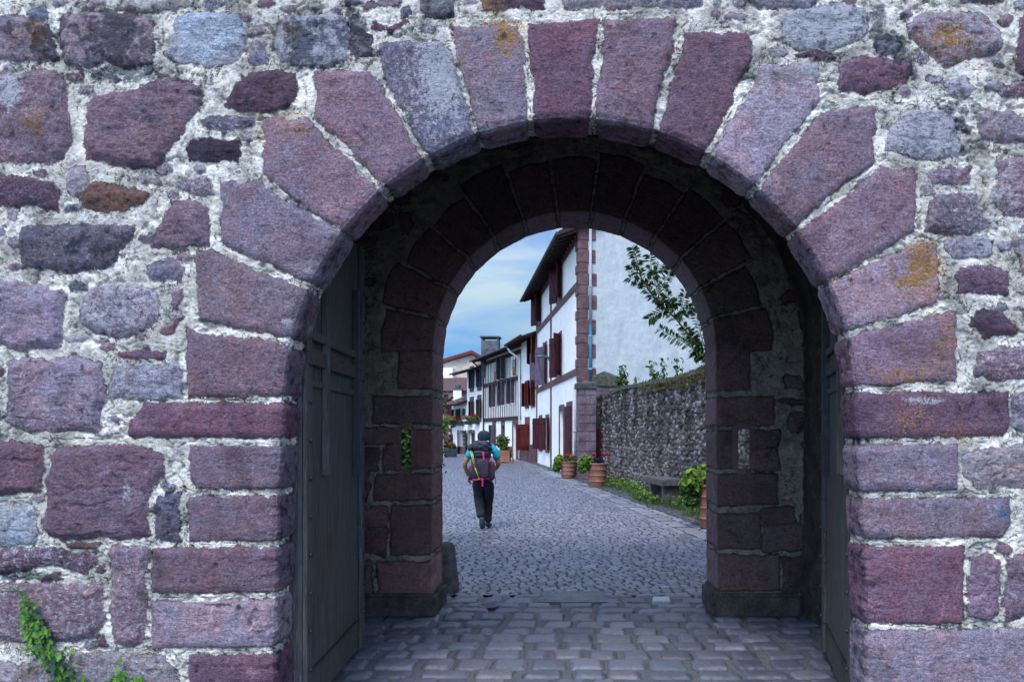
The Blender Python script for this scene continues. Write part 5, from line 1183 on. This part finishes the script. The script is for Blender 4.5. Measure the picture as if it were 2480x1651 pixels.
rg = random.Random(17); v = []; fc = []
for k in range(1500):
    p, ax = brleaf(rg)
    if p.x > (1735-CX)/F*15.6*KF: 
        if rg.random() < .3: continue
    ax = ax.normalized(); side = rg.choice((-1, 1)); out = (ax.cross(Vector((0,1,0))).normalized()*side+Vector((rg.uniform(-.3,.3), rg.uniform(-.8,.8), rg.uniform(-.5,.1)))+ax*.6).normalized()
    L = rg.uniform(.07, .125); wd = L*.24; nn = out.cross(Vector((rg.uniform(-1,1), rg.uniform(-.4,.4), 1)).normalized()).normalized(); up = nn.cross(out)
    dr = Vector((0,0,-1))*L*.25; b0 = p+out*.035; i = len(v)
    v += [p, b0+out*L*.25+nn*wd, b0+out*L*.6+nn*wd*.85+dr*.4, b0+out*L+dr, b0+out*L*.6-nn*wd*.85+dr*.4, b0+out*L*.25-nn*wd, b0+out*L*.45+up*-.008+dr*.2]
    fc += [(i,i+1,i+6),(i+1,i+2,i+6),(i+2,i+3,i+6),(i+3,i+4,i+6),(i+4,i+5,i+6),(i+5,i,i+6)]
me = bpy.data.meshes.new('foliage'); me.from_pydata([tuple(q) for q in v], [], fc); me.update(); link('foliage', me, M['leafd'], tr)
leafset('crown', ell((5.0,15.9*KF,5.0), (1.2,1.4,1.3), 12, 5), 2600, .11, M['leafd'], 55, tr)
# ================================================================ STREET FURNITURE
# chalk board
cb = G(1229, 1120); bd = tag(empty('chalk_board', cb), 'wooden framed A board with chalk writing standing in front of the half timbered house', 'sign')
sc = F/cb.y; wv, hv = 26/sc, 40/sc
def frame_board(y0, lean, nm):
    m = MB(); Mx = Matrix.Translation((cb.x, cb.y+y0, 0)) @ Matrix.Rotation(lean, 4, 'X')
    for (x0,x1,z0,z1) in ((-wv/2,-wv/2+.05,0,hv),(wv/2-.05,wv/2,0,hv),(-wv/2+.05,wv/2-.05,hv-.06,hv),(-wv/2+.05,wv/2-.05,hv*.28,hv*.28+.06)): m.box(x0,x1,-.02,.02,z0,z1,Mx)
    fr = m.build(nm, M['doorbr2'], bd); m = MB(); m.box(-wv/2+.05,wv/2-.05,-.008,.012,hv*.28+.06,hv-.06,Mx); m.build('slate', M['slate'], fr); return fr, Mx
M['doorbr2'] = simple('orange_pine_frame', (.22,.11,.06), (.30,.16,.09), 6, .6, 0); M['slate'] = simple('chalkboard_black', (.012,.016,.02), (.02,.026,.032), 4, .7, 0); M['chalk'] = simple('chalk', (.5,.55,.6), (.65,.7,.75), 9, .9, 0)
fr_, Mx = frame_board(0, R_(-9), 'front_frame'); frame_board(.45, R_(9), 'back_frame')
m = MB(); rg = random.Random(8)
for (row, x0, x1) in ((.86,-.30,.30),(.80,-.2,.2),(.66,-.32,-.02),(.60,.0,.30),(.50,-.3,.05)):
    x = x0*wv/.76
    while x < x1*wv/.76:
        q = [Vector((x+i*.012, -.014, hv*row+rg.uniform(-.02,.02))) for i in range(4)]; m.tube([Mx@p for p in q], .0075, 4); x += .07
m.build('chalk_writing', M['chalk'], fr_)
# wooden planter with a shrub behind the walker
pb = G(1222-3, 1117); pb = G(1220, 1118)
pb = W(1217, 0, 46.5*KF); pb.z = 0; wb = tag(empty('wooden_planter', pb), 'square orange wooden planter with a red flowered shrub left of the chalk board', 'planter')
m = MB()
for k in range(5): m.box(pb.x-.42+k*.0, pb.x+.42, pb.y-.42, pb.y+.42, .05+k*.125, .05+k*.125+.115)
m.build('box', M['terrag'], wb, bevel=.006); leafset('foliage', ell(pb+Vector((0,0,1.05)), (.42,.4,.42), 8, 3), 700, .10, M['leaf'], 61, wb); leafset('flowers', ell(pb+Vector((0,0,1.1)), (.55,.5,.4), 6, 4), 50, .09, M['redfl'], 62, wb, elong=1)
def flowerbox(px, py, f, w, label, cols, seed, trail=0):
    a, z = f.sz(px, py); r = tag(empty('flower_box', f.pt(a, .2, z)), label, 'flower box', 'window flower boxes on the far houses')
    m = MB(); f.box(m, a-w/2, a+w/2, .06, .34, z-.28, z); m.build('box', M['shutd'], r, bevel=.01)
    c = f.pt(a, .25, z+.18); n = int(260*w)
    leafset('foliage', ell(c, (w*.5, w*.3, .24), 9, seed), n, .09, M['leafy'], seed, r)
    for i, cc in enumerate(cols): leafset('flowers', ell(c+Vector((0,-.05,.05)), (w*.52, w*.35, .26), 9, seed+3+i), int(n*.42), .085, M[cc], seed+7+i, r, elong=1)
flowerbox(*Z2P(445, 880), fE, 2.2, 'long dark window box full of pink and red flowers on the low house', ['pinkfl', 'redfl'], 71)
flowerbox(*Z2P(625, 870), fD, 1.0, 'window box with pink flowers under the left window of the blue shuttered house', ['pinkfl'], 73)
flowerbox(*Z2P(738, 860), fD, .95, 'window box with red flowers under the right window of the blue shuttered house', ['redfl'], 75)
pp = W(1040+325/6.272, 0, 58.0*KF); pp.z = 0; r = tag(empty('plant_tub', pp), 'dark square tub with red flowers on the ground beside the tan house', 'planter')
m = MB(); m.box(pp.x-.36, pp.x+.36, pp.y-.36, pp.y+.36, 0, .55); m.build('box', M['shutd'], r, bevel=.02); leafset('foliage', ell(pp+Vector((0,0,.72)), (.38,.3,.22), 6, 2), 300, .1, M['leaf'], 81, r); leafset('flowers', ell(pp+Vector((0,0,.85)), (.36,.3,.2), 6, 2), 60, .1, M['redfl'], 82, r, elong=1)
# green plant in a wall basket on the tan house
a = fF.s_of(1076); pw = fF.pt(a, .28, 0); pz = EH+(CY-1026)/F*pw.y; pw.z = pz
r = tag(empty('hanging_basket', pw), 'small hanging basket of pale green plants on the tan house at the far left', 'plant')
m = MB(); m.lathe([(.06,-.32),(.18,-.25),(.25,-.08),(.26,-.06)], pw, 16); m.tube([fF.pt(a,-.02,pz+.35), fF.pt(a,.28,pz+.35), fF.pt(a,.28,pz-.1)], .015, 6); m.build('basket', M['iron'], r)
leafset('foliage', ell(pw+Vector((0,0,.02)), (.42,.3,.34), 7, 5), 420, .12, M['leafy'], 83, r)
# ================================================================ IVY
iv = tag(empty('ivy', W(120, 1640, D0-.02)), 'trailing ivy with pale young tips climbing the lower left of the gate wall', 'ivy')
path = [(150,1820),(160,1740),(150,1651),(130,1600),(95,1555),(85,1530),(72,1490),(60,1460),(45,1430),(25,1420)]
pp = [W(x, y, D0-.03) for x, y in path]; m = MB(); m.tube(pp, .008, 6, .003); m.tube([W(40,1430,D0-.03), W(55,1405,D0-.06), W(75,1392,D0-.07), W(100,1400,D0-.05)], .002, 5); m.tube([W(60,1440,D0-.03), W(30,1425,D0-.06), W(5,1424,D0-.05)], .002, 5); m.build('stem', M['ivyy'], iv)
def ivyleaves(name, items, mat, seed):
    rg = random.Random(seed); v = []; fc = []
    for (x, y, s) in items:
        c = W(x, y, D0-.03-rg.random()*.035); a = rg.uniform(-2.4, -.7); n = Vector((rg.uniform(-.5,.5), -1, rg.uniform(-.2,.7))).normalized(); t = Vector((math.cos(a), 0, math.sin(a))); t = (t-n*t.dot(n)).normalized(); b = n.cross(t)
        sh = [(-.45,0),(-.35,.32),(-.1,.25),(.0,.55),(.18,.22),(.62,0),(.18,-.22),(.0,-.55),(-.1,-.25),(-.35,-.32)]; i = len(v)
        v.append(c-n*s*.03); v += [c+t*(p*s)+b*(q*s)+n*(abs(q)*s*.18) for p, q in sh]; fc += [(i, i+1+k, i+1+(k+1)%10) for k in range(10)]
    me = bpy.data.meshes.new(name); me.from_pydata([tuple(q) for q in v], [], fc); me.update(); return link(name, me, mat, iv)
rg = random.Random(77); I1 = []; I2 = []
for k in range(330):
    q = rg.random(); i = min(int(q*7), 6); f_ = q*7-i; x = path[i][0]*(1-f_)+path[i+1][0]*f_; y = path[i][1]*(1-f_)+path[i+1][1]*f_; sp = 42*(1-q)+9
    x += rg.gauss(0, sp*.7); y += rg.gauss(0, 14)
    if 1700 < y: continue
    (I2 if (rg.random() < .15+q*.6) else I1).append((x, y, rg.uniform(.022, .042)*(1.15-.4*q)))
for k in range(34): I2.append((rg.gauss(285, 12), rg.gauss(1650, 16), .03)); 
for k in range(16): I2.append((rg.gauss(333, 8), rg.gauss(1655, 10), .028))
ivyleaves('leaves', I1, M['ivy'], 1); ivyleaves('young_leaves', I2, M['ivyy'], 2)
# small plates: iron eye in the right wall
SKYMUL = (.26, .62, 1.02, 1); CLOUD = (4.5, 5.35, 6.1, 1); SUNE = 1.5; EXPO = 1.12
# ================================================================ WALKER
def skin(name, verts, edges, radii, mat, parent, sub=2, root=0):
    me = bpy.data.meshes.new(name); me.from_pydata([tuple(v) for v in verts], edges, []); me.update()
    o = bpy.data.objects.new(name, me); S.collection.objects.link(o)
    md = o.modifiers.new('s', 'SKIN'); sv = me.skin_vertices[0].data
    for i, r in enumerate(radii):
        sv[i].radius = r if isinstance(r, tuple) else (r, r); sv[i].use_root = (i == root)
    md.use_smooth_shade = True
    sb = o.modifiers.new('u', 'SUBSURF'); sb.levels = sub; sb.render_levels = sub
    dg = bpy.context.evaluated_depsgraph_get(); m2 = bpy.data.meshes.new_from_object(o.evaluated_get(dg)); m2.name = name
    bpy.data.objects.remove(o); bpy.data.meshes.remove(me)
    m2.materials.clear()
    if name in ('trousers', 'shirt'):
        n_ = len(m2.vertices); co_ = np.empty(n_*3); no_ = np.empty(n_*3); m2.vertices.foreach_get('co', co_); m2.vertex_normals.foreach_get('vector', no_); co_ = co_.reshape(-1,3); no_ = no_.reshape(-1,3)
        co_ += no_*(.011*fbm(co_[:,0]*7+co_[:,2]*6, co_[:,2]*15-co_[:,0]*9, 95, 3))[:,None]; m2.vertices.foreach_set('co', co_.ravel()); m2.update()
    return link(name, m2, mat, parent, True)
M['skin'] = simple('tanned_skin', (.26,.13,.09), (.34,.18,.125), 5, .6, 0, mottle=.08)
M['trous'] = simple('charcoal_trousers', (.012,.013,.020), (.026,.028,.040), 5, .85, .006, mottle=.3)
M['calf'] = simple('blue_grey_gaiter', (.03,.05,.075), (.06,.085,.12), 6, .7, .003)
M['shirt'] = simple('turquoise_shirt', (.006,.27,.40), (.012,.38,.50), 5, .8, .005, mottle=.15)
M['pack'] = simple('dark_grey_nylon', (.028,.024,.045), (.055,.048,.08), 5, .6, .004, mottle=.3)
M['packn'] = simple('navy_nylon', (.010,.016,.032), (.03,.045,.08), 4, .5, .012, bsc=9, mottle=.3)
M['pink'] = simple('magenta_webbing', (.50,.01,.13), (.62,.02,.20), 8, .6, 0, mottle=.05)
M['hat'] = simple('dark_blue_hat', (.010,.022,.040), (.022,.04,.065), 8, .85, .003)
M['boot'] = simple('blue_grey_boot', (.02,.035,.06), (.05,.08,.12), 12, .7, .003)
M['lime'] = simple('lime_pole_paint', (.45,.55,.05), (.55,.62,.10), 5, .4, 0); M['steel'] = simple('steel', (.3,.35,.38), (.4,.45,.48), 5, .35, 0, metal=.6)
B = W(1170, 0, 14.25*KF); B.z = 0
def b(x, y, z): return B+Vector((x, y, z))
pr = tag(empty('person', B), 'person walking away in dark hat, turquoise shirt and charcoal trousers with large backpack', 'person')
# body: one continuous figure (x right, y ahead, z up)
j = [b(0,0,.90), b(0,.01,1.08), b(0,.03,1.27), b(0,.05,1.36), b(0,.08,1.43), b(0,.10,1.50), b(0,.11,1.57),
     b(-.17,.04,1.33), b(-.31,.0,1.09), b(-.28,.08,.94), b(-.265,.11,.88), b(.17,.04,1.33), b(.25,.08,1.08), b(.17,.28,.98), b(.12,.34,.98),
     b(-.09,0,.86), b(-.07,.06,.48), b(-.015,-.10,.20), b(.09,.0,.86), b(.085,.12,.48), b(.07,.24,.09)]
ed = [(0,1),(1,2),(2,3),(3,4),(4,5),(5,6),(3,7),(7,8),(8,9),(9,10),(3,11),(11,12),(12,13),(13,14),(0,15),(15,16),(16,17),(0,18),(18,19),(19,20)]
ra = [(.13,.09),(.12,.085),(.14,.09),(.10,.075),(.05,.05),(.075,.085),(.07,.08),.055,.042,.032,.022,.055,.042,.032,.022,.085,.055,.04,.085,.055,.04]
skin('body', j, ed, ra, M['skin'], pr)
# hands: palm with five fingers each
def hand(c, dirv, side, name='hand'):
    d = Vector(dirv).normalized(); s = Vector(side).normalized(); n = d.cross(s)
    V_ = [c-d*.03, c+d*.025]; E_ = [(0,1)]; Rr = [(.024,.018),(.034,.016)]
    for k, (o, L) in enumerate(((-.027,.058),(-.009,.068),(.009,.065),(.026,.052))):
        i = len(V_); p = c+d*.055+s*o; V_ += [p, p+d*L*.5+n*.008, p+d*L*.85+n*.028]; E_ += [(1,i),(i,i+1),(i+1,i+2)]; Rr += [.0095,.009,.0075]
    i = len(V_); p = c+d*.0-s*.036; V_ += [p, p+d*.03-s*.016+n*.008, p+d*.055-s*.014+n*.02]; E_ += [(0,i),(i,i+1),(i+1,i+2)]; Rr += [.012,.010,.008]
    return skin(name, V_, E_, Rr, M['skin'], pr, 1)
hand(b(-.258,.125,.845), (.15,.25,-1), (.3,1,.1)); hand(b(.085,.36,.975), (-1,.3,-.1), (0,.2,1))
# clothing
skin('shirt', [b(0,.0,.93), b(0,.01,1.10), b(0,.03,1.28), b(0,.05,1.38), b(0,.07,1.42), b(-.17,.04,1.34), b(-.262,.01,1.18), b(.17,.04,1.34), b(.235,.06,1.16)], [(0,1),(1,2),(2,3),(3,4),(3,5),(5,6),(3,7),(7,8)],
     [(.155,.11),(.15,.105),(.165,.11),(.11,.09),(.065,.065),(.078,.078),(.068,.066),(.078,.078),(.068,.066)], M['shirt'], pr, 3)
skin('trousers', [b(0,.0,.93), b(0,.0,.84), b(-.090,.0,.76), b(-.070,.06,.50), b(-.045,-.02,.32), b(-.018,-.11,.205), b(.088,.01,.76), b(.075,.11,.50), b(.060,.16,.28), b(.045,.20,.10)], [(0,1),(1,2),(2,3),(3,4),(4,5),(1,6),(6,7),(7,8),(8,9)],
     [(.165,.12),(.165,.13),(.112,.11),(.095,.095),(.082,.082),(.064,.066),(.112,.11),(.092,.09),(.078,.08),(.070,.078)], M['trous'], pr, 3)
# trailing boot stands on its toe, sole turned to the viewer
skin('boot', [b(-.01,-.12,.235), b(-.0,-.13,.15), b(.0,-.08,.06), b(.005,.0,.035)], [(0,1),(1,2),(2,3)], [(.052,.050),(.056,.045),(.056,.042),(.045,.030)], M['boot'], pr)
skin('boot', [b(.05,.20,.12), b(.05,.20,.05), b(.068,.30,.045), b(.07,.40,.035)], [(0,1),(1,2),(2,3)], [(.05,.052),(.048,.045),(.048,.038),(.038,.026)], M['boot'], pr)
skin('hair', [b(0,.075,1.45), b(0,.065,1.53)], [(0,1)], [(.058,.04),(.088,.06)], M['timber'], pr, 2)
m = MB(); m.lathe([(.098,1.475),(.104,1.50),(.108,1.54),(.104,1.58),(.086,1.612),(.055,1.634),(.01,1.642)], B+Vector((0,.10,0)), 28); m.build('hat', M['hat'], pr, smooth=True)
# backpack
bp = tag(empty('backpack', b(0,-.20,.9)), 'large dark hiking backpack with magenta straps worn by the walker', 'backpack')
def blob(name, c, s, mat, par, e=.42, nz=.0, seed=0, n=28, taper=0):
    m = MB(); V_ = []
    for i in range(n+1):
        ph = -math.pi/2+math.pi*i/n
        for k in range(n*2):
            th_ = math.pi*k/n; f = lambda v, p: math.copysign(abs(v)**p, v)
            x, y, z = f(math.cos(ph), e)*f(math.cos(th_), e), f(math.cos(ph), e)*f(math.sin(th_), e), f(math.sin(ph), e)
            V_.append((x, y, z))
    A_ = np.array(V_); w = 1+nz*fbm(A_[:,0]*2.2+seed, A_[:,2]*5+A_[:,1]*2, 90+seed, 3); A_ = A_*w[:,None]; A_[:,0] *= 1+taper*A_[:,2]
    A_ = A_*np.array(s)+np.array(c); ii = np.arange((n+1)*2*n).reshape(n+1, 2*n); jj = np.roll(ii, -1, 1)
    Q = np.stack([ii[:-1], jj[:-1], jj[1:], ii[1:]], -1).reshape(-1,4)
    return link(name, npmesh(name, A_, Q), mat, par, True)
blob('main_bag', b(0,-.20,1.07), (.165,.125,.24), M['pack'], bp, .5, .05, 1, taper=-.08)
blob('lid', b(.0,-.20,1.375), (.165,.135,.105), M['packn'], bp, .7, .16, 2, taper=-.14)
blob('upper_bag', b(.0,-.21,1.26), (.155,.13,.08), M['packn'], bp, .6, .12, 5)
blob('front_pocket', b(.03,-.325,1.02), (.105,.035,.15), M['pack'], bp, .5, .03, 3)
blob('side_pocket', b(-.165,-.19,.95), (.05,.09,.12), M['pack'], bp, .6, .05, 4); blob('side_pocket', b(.165,-.19,.98), (.05,.09,.15), M['pack'], bp, .6, .05, 6)
blob('hip_belt', b(0,-.11,.87), (.20,.17,.045), M['packn'], bp, .6, .05, 7)
blob('rolled_bag', b(-.165,-.24,1.36), (.055,.09,.06), M['hat'], bp, .8, .2, 8)
def strap(pts, w=.014, nm='strap'):
    m = MB()
    for i in range(len(pts)-1):
        p, q = b(*pts[i]), b(*pts[i+1]); t = (q-p).normalized(); s = t.cross(Vector((0,1,0))).normalized()*w; k = Vector((0,-.006,0))
        m.hexa([p-s, p+s, p+s+k, p-s+k, q-s, q+s, q+s+k, q-s+k])
    m.build(nm, M['pink'], bp)
strap([(.045,-.335,1.30),(.05,-.355,1.25),(.06,-.365,1.17)], .013); strap([(.02,-.35,.88),(.04,-.36,.83),(.035,-.36,.745)], .012)
strap([(-.20,-.22,.87),(-.215,-.2,.90),(-.16,-.29,.98),(-.125,-.31,1.08)], .012); strap([(.17,-.27,1.20),(.15,-.31,1.14),(.20,-.26,1.05),(.215,-.22,.94)], .010)
strap([(-.13,-.30,.845),(.0,-.345,.86),(.14,-.30,.87)], .013); strap([(-.22,-.1,.92),(-.235,-.05,.84),(-.24,0,.78)], .006); strap([(.19,-.1,.95),(.215,-.05,.82),(.205,0,.76)], .006)
for i, (dx, mt, lb) in enumerate(((0,'lime','lime green walking pole strapped to the back of the backpack'),(.022,'steel','dark steel walking pole strapped beside the lime green one'))):
    r = tag(empty('walking_pole', b(-.16+dx,-.35,1.3)), lb, 'walking pole')
    m = MB(); m.tube([b(-.165+dx,-.33,1.32), b(-.085+dx,-.375,1.05)], .008, 8); m.build('shaft', M[mt], r, smooth=True)
    m = MB(); m.tube([b(-.085+dx,-.375,1.05), b(-.01+dx*.5,-.375,.86)], .006, 8); m.tube([b(-.015+dx*.5,-.375,.87), b(-.013+dx*.5,-.375,.86)], .02, 10); m.build('lower_shaft', M['iron'] if i else M['lime'], r, smooth=True)
    m = MB(); m.tube([b(-.185+dx,-.32,1.40), b(-.165+dx,-.33,1.32)], .014, 8); m.build('grip', M['iron'], r, smooth=True)
# ================================================================ SKY, LIGHT, CAMERA
w = bpy.data.worlds.new('World'); S.world = w; w.use_nodes = True; t = w.node_tree; bg = t.nodes['Background']
sky = t.nodes.new('ShaderNodeTexSky'); sky.sky_type = 'NISHITA'; sky.sun_disc = False
SUN_EL, SUN_AZ = R_(55), R_(196)   # azimuth from +Y clockwise: behind the camera, to the right
sky.sun_elevation = SUN_EL; sky.sun_rotation = SUN_AZ; sky.air_density = 1.0; sky.dust_density = .6; sky.ozone_density = 2.0
tc = t.nodes.new('ShaderNodeTexCoord'); mp = t.nodes.new('ShaderNodeMapping'); mp.inputs['Scale'].default_value = (1.0, 1.0, 3.6); mp.inputs['Rotation'].default_value = (0, R_(12), 0)
t.links.new(tc.outputs['Generated'], mp.inputs['Vector'])
nz = t.nodes.new('ShaderNodeTexNoise'); nz.inputs['Scale'].default_value = 2.6; nz.inputs['Detail'].default_value = 6; nz.inputs['Roughness'].default_value = .5; nz.inputs['Distortion'].default_value = .5
t.links.new(mp.outputs[0], nz.inputs['Vector'])
mr = t.nodes.new('ShaderNodeMapRange'); mr.inputs['From Min'].default_value = .42; mr.inputs['From Max'].default_value = .60; t.links.new(nz.outputs['Fac'], mr.inputs['Value'])
mx = t.nodes.new('ShaderNodeMix'); mx.data_type = 'RGBA'; t.links.new(mr.outputs[0], mx.inputs[0])
mu = t.nodes.new('ShaderNodeMix'); mu.data_type = 'RGBA'; mu.blend_type = 'MULTIPLY'; mu.inputs[0].default_value = 1; t.links.new(sky.outputs[0], mu.inputs[6]); mu.inputs[7].default_value = SKYMUL
t.links.new(mu.outputs[2], mx.inputs[6]); mx.inputs[7].default_value = CLOUD
vm = t.nodes.new('ShaderNodeVectorMath'); vm.operation = 'DOT_PRODUCT'; t.links.new(tc.outputs['Generated'], vm.inputs[0])
vm.inputs[1].default_value = (math.sin(SUN_AZ)*math.cos(SUN_EL), math.cos(SUN_AZ)*math.cos(SUN_EL), math.sin(SUN_EL))
gl = t.nodes.new('ShaderNodeMapRange'); gl.data_type = 'FLOAT_VECTOR'; gl.inputs[7].default_value = (-.5,)*3; gl.inputs[8].default_value = (1,)*3; gl.inputs[9].default_value = (.36,.46,.50); gl.inputs[10].default_value = (2.75,2.35,2.15)
t.links.new(vm.outputs['Value'], gl.inputs['Vector']); m3 = t.nodes.new('ShaderNodeMix'); m3.data_type = 'RGBA'; m3.blend_type = 'MULTIPLY'; m3.inputs[0].default_value = 1
t.links.new(mx.outputs[2], m3.inputs[6]); t.links.new(gl.outputs['Vector'], m3.inputs[7]); t.links.new(m3.outputs[2], bg.inputs['Color']); bg.inputs['Strength'].default_value = .10
ld = bpy.data.lights.new('sun', 'SUN'); ld.energy = SUNE; ld.angle = R_(20); ld.color = (1, .94, .88); lo = bpy.data.objects.new('sun', ld); S.collection.objects.link(lo)
sd = Vector((math.sin(SUN_AZ)*math.cos(SUN_EL), math.cos(SUN_AZ)*math.cos(SUN_EL), math.sin(SUN_EL))); lo.rotation_euler = sd.to_track_quat('Z', 'Y').to_euler()
cd = bpy.data.cameras.new('camera'); cd.sensor_width = 36; cd.lens = F/2480*36; cd.shift_x = (1240-CX)/2480; cd.shift_y = (CY-825.5)/2480; cd.clip_start = .05; cd.clip_end = 2000
co = bpy.data.objects.new('camera', cd); S.collection.objects.link(co); co.location = (0, 0, EH); co.rotation_euler = (math.pi/2, 0, 0); S.camera = co
S.view_settings.view_transform = 'Standard'; S.view_settings.look = 'None'; S.view_settings.gamma = 1; S.view_settings.exposure = EXPO
